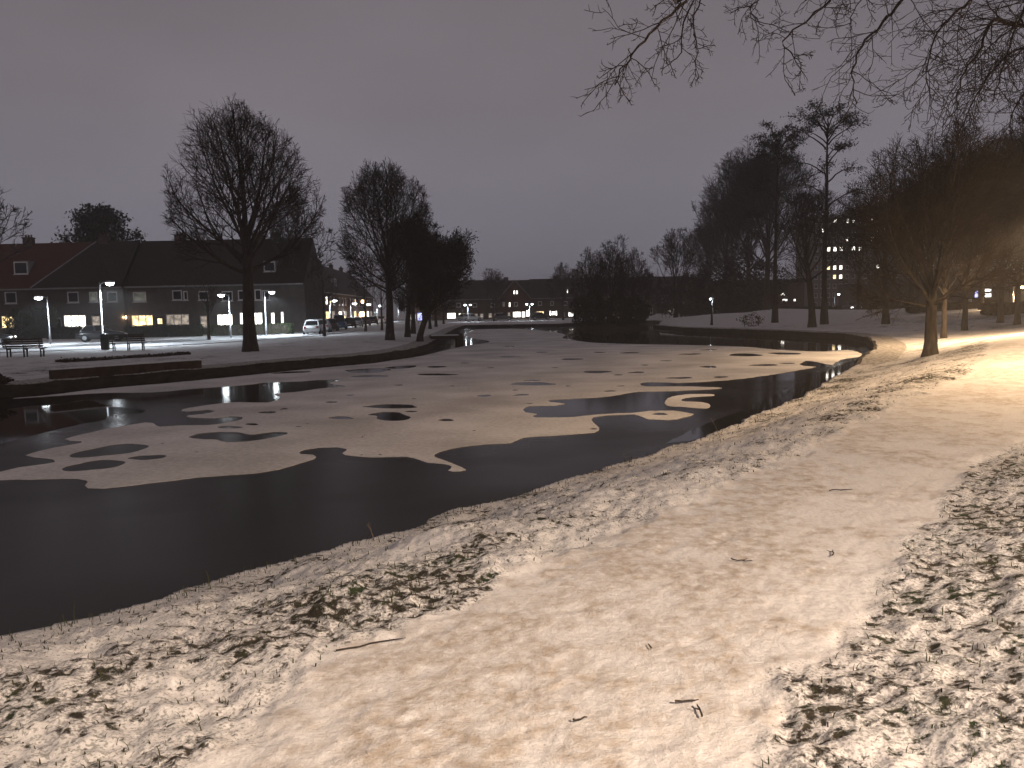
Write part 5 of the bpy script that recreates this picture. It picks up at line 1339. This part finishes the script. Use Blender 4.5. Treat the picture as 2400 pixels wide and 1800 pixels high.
# low planted wall on the left bank
def low_wall(px0, py0, px1, py1, h, label):
    a = at(px0, py0, 0.45); b = at(px1, py1, 0.45); d = b-a; L = d.length
    r = empty('retaining_wall', (a.x, a.y, 0.42), math.atan2(d.y, d.x)); tag(r, label, 'wall')
    n = max(6, int(L/0.55)); rg = random.Random(3)
    for k in range(n):
        MB().box(k*L/n, (k+1)*L/n-0.015, rg.uniform(-0.012, 0.012), 0.28, -0.1, h+rg.uniform(-0.01, 0.01)).build('stone_block', M['brown_hedge'], r)
    MB().box(-0.03, L+0.03, 0.03, 0.42, h+0.012, h+0.05).build('snow_cap', M['snow'], r)
low_wall(124, 889, 474, 862, 0.36, 'low dark retaining wall above the quay left of the tallest tree')
# ------------------------------------------------------------------ hedges, bushes, island
def leafy(name, label, loc, size, n, leaf, seed, mat='hedge', rz=0, boxy=True, cat='hedge', stems=True, group=None):
    root = empty(name, loc, rz); tag(root, label, cat, group)
    rg_ = np.random.default_rng(seed)
    L, D, H = size
    if boxy:
        P = rg_.uniform(-0.5, 0.5, (n, 3))
        # push most leaves to the outer skin
        ax = rg_.integers(0, 3, n); sgn_ = rg_.choice([-1, 1], n); P[np.arange(n), ax] = 0.5*sgn_*(1-np.abs(rg_.normal(0, 0.06, n)))
        P = P*np.array([L, D, H])+np.array([0, 0, H/2])
    else:
        u = rg_.normal(0, 1, (n, 3)); u /= np.linalg.norm(u, axis=1, keepdims=True)
        rr_ = rg_.uniform(0.35, 1, n)**0.4*(1+0.18*np.sin(u[:, 0]*5+seed)+0.12*np.sin(u[:, 2]*7+u[:, 1]*4))
        P = u*rr_[:, None]*np.array([L/2, D/2, H/2])+np.array([0, 0, H*0.5]); P[:, 2] = np.abs(P[:, 2])
    v, f = leaf_quads(P, 1, 0.03, leaf, seed, 1.0)
    np_mesh('foliage', v, f, M[mat], root)
    core = MB()
    if boxy: core.box(-L*0.47, L*0.47, -D*0.40, D*0.40, -0.05, H*0.93)
    if stems:
        for k in range(max(3, int(L/0.8))):
            x = -L*0.42+L*0.84*(k+0.5)/max(3, int(L/0.8)); core.tube([(x, 0, -0.1), (x+rg_.normal(0, .1), rg_.normal(0, .1), H*0.9)], [0.04, 0.015], 5)
    core.build('stems', M['bark'], root)
    return root
HY = 88.5
for px0, px1, hh, lab in ((118, 196, 1.3, 'clipped dark hedge left of the nearest street lamp'), (300, 396, 1.25, 'clipped hedge below the warm yellow window'), (402, 478, 1.25, 'clipped hedge below the pink curtained window'), (500, 690, 1.15, 'long pale clipped hedge before the corner house')):
    x0 = (px0-1200)/F_PX*HY; x1 = (px1-1200)/F_PX*HY
    leafy('hedge', lab, ((x0+x1)/2, HY, 0.55), (x1-x0, 0.9, hh), int((x1-x0)*420), 0.09, px0, group='front garden hedges')
leafy('bush', 'round pale bush left of the far side lamp', ((55-1200)/F_PX*HY, HY, 0.55), (3.6, 3.0, 3.0), 2600, 0.10, 3, boxy=False, cat='bush')
leafy('hedge', 'tall ivy mass on the wall beside the leftmost lit window', ((112-1200)/F_PX*93.6, 93.6, 0.55), (2.6, 0.7, 3.4), 1800, 0.10, 13, cat='hedge')
a = at(110, 855, 0.5); b = at(430, 834, 0.5)
leafy('planting', 'low dark planting bed behind the retaining wall', ((a.x+b.x)/2, (a.y+b.y)/2+0.8, 0.44), ((b-a).length*0.95, 0.8, 0.20), 2600, 0.07, 31, mat='brown_hedge', rz=math.atan2(b.y-a.y, b.x-a.x), cat='plants', stems=False)
a = at(-40, 905, 0.45)
leafy('bush', 'dark bush at the water on the left edge', (a.x-0.3, a.y+0.6, 0.30), (1.6, 1.2, 0.55), 1200, 0.07, 33, boxy=False, mat='brown_hedge', cat='bush')
# island
IX, IY = at(1432, 771, 0)[:2]
mb = MB(); ring = []
for q in range(28):
    a_ = 2*math.pi*q/28; rr_ = 1+0.08*math.sin(3*a_+1)+0.05*math.sin(5*a_)
    ring.append((4.6*rr_*math.cos(a_), 3.0*rr_*math.sin(a_)))
for q in range(28):
    x0, y0 = ring[q]; x1, y1 = ring[(q+1) % 28]
    mb.quad((x0, y0, -0.2), (x1, y1, -0.2), (x1*.97, y1*.97, 0.32), (x0*.97, y0*.97, 0.32)); mb.quad((x0*.97, y0*.97, 0.32), (x1*.97, y1*.97, 0.32), (x1*.4, y1*.4, 0.65), (x0*.4, y0*.4, 0.65))
mb.poly([(x*.4, y*.4, 0.65) for x, y in ring])
isl = mb.build('island', M['dark_soil'], smooth=True); isl.location = (IX, IY, 0); tag(isl, 'small dark overgrown island in the pond', kind='structure')
for k, (dx, dy, w_, h_, lab) in enumerate(((-2.7, -0.8, 4.2, 4.6, 'dense dark bush on the left of the island'), (0.4, -1.2, 4.6, 4.2, 'dense dark bush on the middle of the island'), (3.0, -0.4, 3.6, 4.0, 'dense dark bush on the right of the island'))):
    leafy('bush', lab, (IX+dx, IY+dy, 0.1), (w_, 3.2, h_), 3600, 0.16, 50+k, boxy=False, mat='needles', cat='bush', group='island bushes')
it, iG = fork_tree(91, 1.2, 0.16, ellipsoid(5.6, 2.6, 4.0, 4.6, 0.12, 0.22, 61), 12, 7.0, (4, 45), (0, 8, 7, 5), 0.016, zspan=1.6)
first = None
for dx, dy, s_, rz_, lab in ((-2.2, 0.3, 1.0, 0.4, 'bare multi branched tree on the left of the island'), (0.2, 0.8, 1.15, 2.0, 'tallest bare tree in the middle of the island'), (2.6, 0.2, 1.0, 3.6, 'bare tree on the right of the island')):
    if first is None: t = first = tree_object('tree', (IX+dx, IY+dy, 0.3), it, iG.out, lab, group='island trees')
    else: t = copy_tree(first); t.location = (IX+dx, IY+dy, 0.3); t['label'] = lab
    t.rotation_euler.z = rz_; t.scale = (s_,)*3
# dark hedges closing the park on the right
for k, (x0, x1, Yd, hh, lab) in enumerate(((1600, 1900, 150, 1.0, 'dark hedge line behind the mound under the tall trees'), (1900, 2140, 125, 0.9, 'dark hedge line below the lit flats'), (2130, 2330, 84, 0.8, 'dark hedge line behind the lamplit tree'), (2310, 2500, 70, 0.9, 'warm lit hedge where the footpath disappears'))):
    xa = (x0-1200)/F_PX*Yd; xb = (x1-1200)/F_PX*Yd; xm = (xa+xb)/2
    leafy('hedge', lab, (xm, Yd, gz(xm, Yd)-0.1), (xb-xa, 1.6, hh), int((xb-xa)*260), 0.16, 70+k, mat='brown_hedge' if k > 1 else 'hedge', group='hedges closing the park')
for k, (x, Yd, w_, h_, lab) in enumerate(((1615, 150, 12, 7.5, 'low leftmost mass of dark shrubbery behind the mound'), (1690, 142, 14, 9.5, 'dark shrubbery right behind the broad mound tree'), (1752, 136, 12, 10.5, 'dark shrubbery between the mound tree and second pine'),
        (2110, 160, 14, 9.0, 'dark shrubbery left behind the lamplit tree'), (2240, 150, 16, 12.0, 'dark shrubbery right behind the lamplit tree'), (2390, 146, 18, 13.0, 'shrubbery at the right edge behind the shop building'))):
    xm = (x-1200)/F_PX*Yd
    leafy('shrubbery', lab, (xm, Yd, gz(xm, Yd)-0.3), (w_, 6, h_), 6500, 0.20, 120+k, boxy=False, mat='twig', cat='shrubs', group='dark shrubbery closing the park')
leafy('bush', 'low leafless bush on the lawn below the tall trees', tuple(ground_at(1762, 765, 0.7)), (2.6, 1.8, 1.3), 500, 0.08, 83, boxy=False, mat='brown_hedge', cat='bush')
# young street trees with guards
def young_tree(px, py, h, lab, seed):
    p = ground_at(px, py)
    G = Grower(seed, None, up=(0.4, 0.2, 0.1, 0), counts=(0, 7, 5, 0), ratio=(0.45, 0.5), rmin=0.012, maxlv=3, segs=(8, 5, 4, 3))
    pts_, rad_ = trunk_line(h*0.72, 0.15, 0.05, n=8, seed=seed, flare=1.25)
    for i in range(8):
        u = i/7; q = pts_[4+int(u*4)]; az = 2.4*i; a_ = math.radians(48-20*u)
        G.branch(q, (math.sin(a_)*math.cos(az), math.sin(a_)*math.sin(az), math.cos(a_)), h*0.36, 0.035, 1)
    r = tree_object('young_tree', p, [(pts_, rad_, 0)], G.out, lab, group='young street trees')
    return r
young_tree(490, 797, 5.6, 'young tree left of the tallest tree before the far side lamp', 101)
young_tree(760, 788, 6.6, 'young tree before the snow capped white hatchback', 102)
young_tree(857, 777, 7.0, 'young tree before the grey parked car', 103)
young_tree(895, 774, 6.6, 'young tree left beside the second bare tree', 104)
young_tree(1668, 762, 3.4, 'thin sapling on the lawn at the right quay', 105)

# ------------------------------------------------------------------ near grass, stems, twigs
rg_ = np.random.default_rng(12)
n = 260000
rr_ = 2.0*np.exp(rg_.uniform(0, 1, n)**0.85*np.log(26/2.0)); aa = np.radians(rg_.uniform(-37, 37, n))
gx = rr_*np.sin(aa); gy = rr_*np.cos(aa)
zz, s_g, sp_g, rs_g, in_g, isn_g = terrain(gx, gy)
bn = bareness(gx, gy, s_g, sp_g, rs_g)
keep = (~in_g) & (s_g > 0.0) & (sp_g > 0.05) & ((bn > 0.475+rg_.uniform(-0.02, 0.06, n)) & (rg_.uniform(0, 1, n) < 0.30) | (rg_.uniform(0, 1, n) < 0.022) | ((s_g < 0.28) & (rg_.uniform(0, 1, n) < 0.10)))
gx, gy, zz = gx[keep], gy[keep], zz[keep]; sg_ = s_g[keep]
tl_ = fbm(gx, gy, 0.16, 3, 21); tb_ = fbm(gx, gy, 0.075, 2, 33); tw_2 = fbm(gx, gy, 0.7, 2, 44)
zz = zz+sstep(0.02, 0.5, sg_)*((tl_-0.5)*0.06+(tb_-0.5)*0.035+(tw_2-0.5)*0.10)
m_ = len(gx); hgt = rg_.uniform(0.014, 0.042, m_)*(1+0.5*(rg_.uniform(0, 1, m_) < 0.06)); wd = rg_.uniform(0.0016, 0.0034, m_)*(1+np.hypot(gx, gy)/14)
hgt = hgt*np.where(sg_ < 0.28, rg_.uniform(1.2, 3.4, m_), 1.0)
az = rg_.uniform(0, 2*np.pi, m_); ln = rg_.uniform(0.1, 0.9, m_)
dx, dy = np.cos(az), np.sin(az)
B = np.stack([gx, gy, zz-0.006], 1); side = np.stack([-dy, dx, np.zeros(m_)], 1)*wd[:, None]
mid_ = B+np.stack([dx*ln*hgt*0.35, dy*ln*hgt*0.35, hgt*0.6], 1); tip = B+np.stack([dx*ln*hgt, dy*ln*hgt, hgt*np.sqrt(np.clip(1-0.6*ln**2, 0.1, 1))], 1)
V = np.stack([B-side, B+side, mid_+side*0.8, tip, mid_-side*0.8], 1).reshape(-1, 3)
i0 = np.arange(m_)*5
Fq = np.concatenate([np.stack([i0, i0+1, i0+2, i0+4], 1), np.stack([i0+4, i0+2, i0+3, i0+3], 1)])
M['grass'] = noise_mat('grass_blades', (0.040, 0.036, 0.016), (0.050, 0.070, 0.022), 1.2, 0.8)
tri = np.concatenate([np.stack([i0, i0+1, i0+2], 1), np.stack([i0, i0+2, i0+4], 1), np.stack([i0+4, i0+2, i0+3], 1)])
gr = np_mesh('grass', V, tri, M['grass']); tag(gr, 'short winter grass poking through the thin snow', 'grass', kind='stuff')
M['straw'] = noise_mat('dry_straw', (0.17, 0.13, 0.08), (0.28, 0.22, 0.14), 5, 0.85)
def stem(px, py, h, lean, lab, seed):
    p = ground_at(px, py, 0.35); R = random.Random(seed)
    r = empty('dry_stem', p); tag(r, lab, 'plant stem', 'dry stems at the water edge')
    pts_ = [(lean*h*(k/6)**1.4, R.gauss(0, 0.01), h*k/6) for k in range(7)]
    MB().tube(pts_, [0.0042-0.0004*k for k in range(7)], 5).build('stalk', M['straw'], r)
    m2 = MB()
    for k in (2, 3, 4, 5):
        a_ = R.uniform(0, 6.28); q = Vector(pts_[k]); m2.tube([q, q+Vector((math.cos(a_)*0.03, math.sin(a_)*0.03, 0.05))*(1.3)], [0.0022, 0.001], 4)
    m2.build('side_shoot', M['straw'], r)
stem(324, 1408, 0.50, -0.42, 'long thin dry stem leaning left over the dark water', 1)
stem(567, 1334, 0.26, 0.05, 'upright dry stem left of the pair at the bank edge', 2)
stem(630, 1318, 0.24, -0.10, 'upright dry stem right of the pair at the bank edge', 3)
stem(76, 1470, 0.22, 0.04, 'short dry stem nearest the left edge', 4)
stem(130, 1450, 0.16, -0.5, 'short leaning dry stem near the left edge', 5)
stem(878, 1268, 0.20, -0.4, 'dry stem at the bank edge below the dark reflection', 6)
stem(1690, 1040, 0.42, -0.4, 'thin dry stem on the right hand stretch of the bank', 7)
def twig(px, py, L, rz_, lab, seed, fork=True):
    z_ = terrain_z(*at(px, py, PZ)[:2]); p = at(px, py, z_); p.z += 0.008; R = random.Random(seed)
    r = empty('fallen_twig', p, rz_); tag(r, lab, 'twig', 'fallen twigs on the snow')
    pts_ = [(-L/2+L*k/6, R.gauss(0, L*0.02), 0.004+abs(R.gauss(0, 0.004))) for k in range(7)]
    MB().tube(pts_, [0.0045, 0.0045, 0.004, 0.004, 0.0035, 0.003, 0.002], 5).build('stick', M['bark'], r)
    if fork:
        MB().tube([pts_[3], (pts_[3][0]+L*0.16, L*0.16, 0.006), (pts_[3][0]+L*0.22, L*0.28, 0.01)], [0.003, 0.0025, 0.0015], 5).build('side_shoot', M['bark'], r)
for i, (x, y, L, rz_, lab) in enumerate(((1738, 1318, 0.13, -0.4, 'forked fallen twig on the path left of the tyre marks'), (1952, 1300, 0.14, 1.2, 'dark crooked twig in the middle of the path'), (1640, 1672, 0.10, 1.6, 'short bent twig low on the right of the path'),
        (1610, 1650, 0.10, 0.1, 'straight twig beside the short bent one on the path'), (1523, 1520, 0.045, 1.7, 'tiny upright splinter mid path'), (1970, 1152, 0.22, 0.2, 'thin pale twig across the path at the shadow band'),
        (1360, 1693, 0.06, 0.35, 'small dark twig near the bottom of the path'), (870, 1515, 0.34, 0.42, 'longest fallen stick along the grassy path edge'))):
    twig(x, y, L, rz_, lab, i, i < 3)

# ------------------------------------------------------------------ thin mist box added to give the lamps their halos
hz_me = MB().box(-1700, 1700, -1700, 1700, -1.8, 31.0)
hz = hz_me.build('haze', None); tag(hz, 'thin even mist added for the lamp halos', kind='stuff')
hm = bpy.data.materials.new('halo_mist'); hm.use_nodes = True; hn = hm.node_tree; hn.nodes.clear()
ho = hn.nodes.new('ShaderNodeOutputMaterial'); hv = hn.nodes.new('ShaderNodeVolumePrincipled')
hv.inputs['Color'].default_value = (0.97, 0.975, 0.985, 1); hv.inputs['Density'].default_value = HAZE; hv.inputs['Anisotropy'].default_value = 0.0
hn.links.new(hv.outputs[0], ho.inputs['Volume']); hz.data.materials.append(hm)
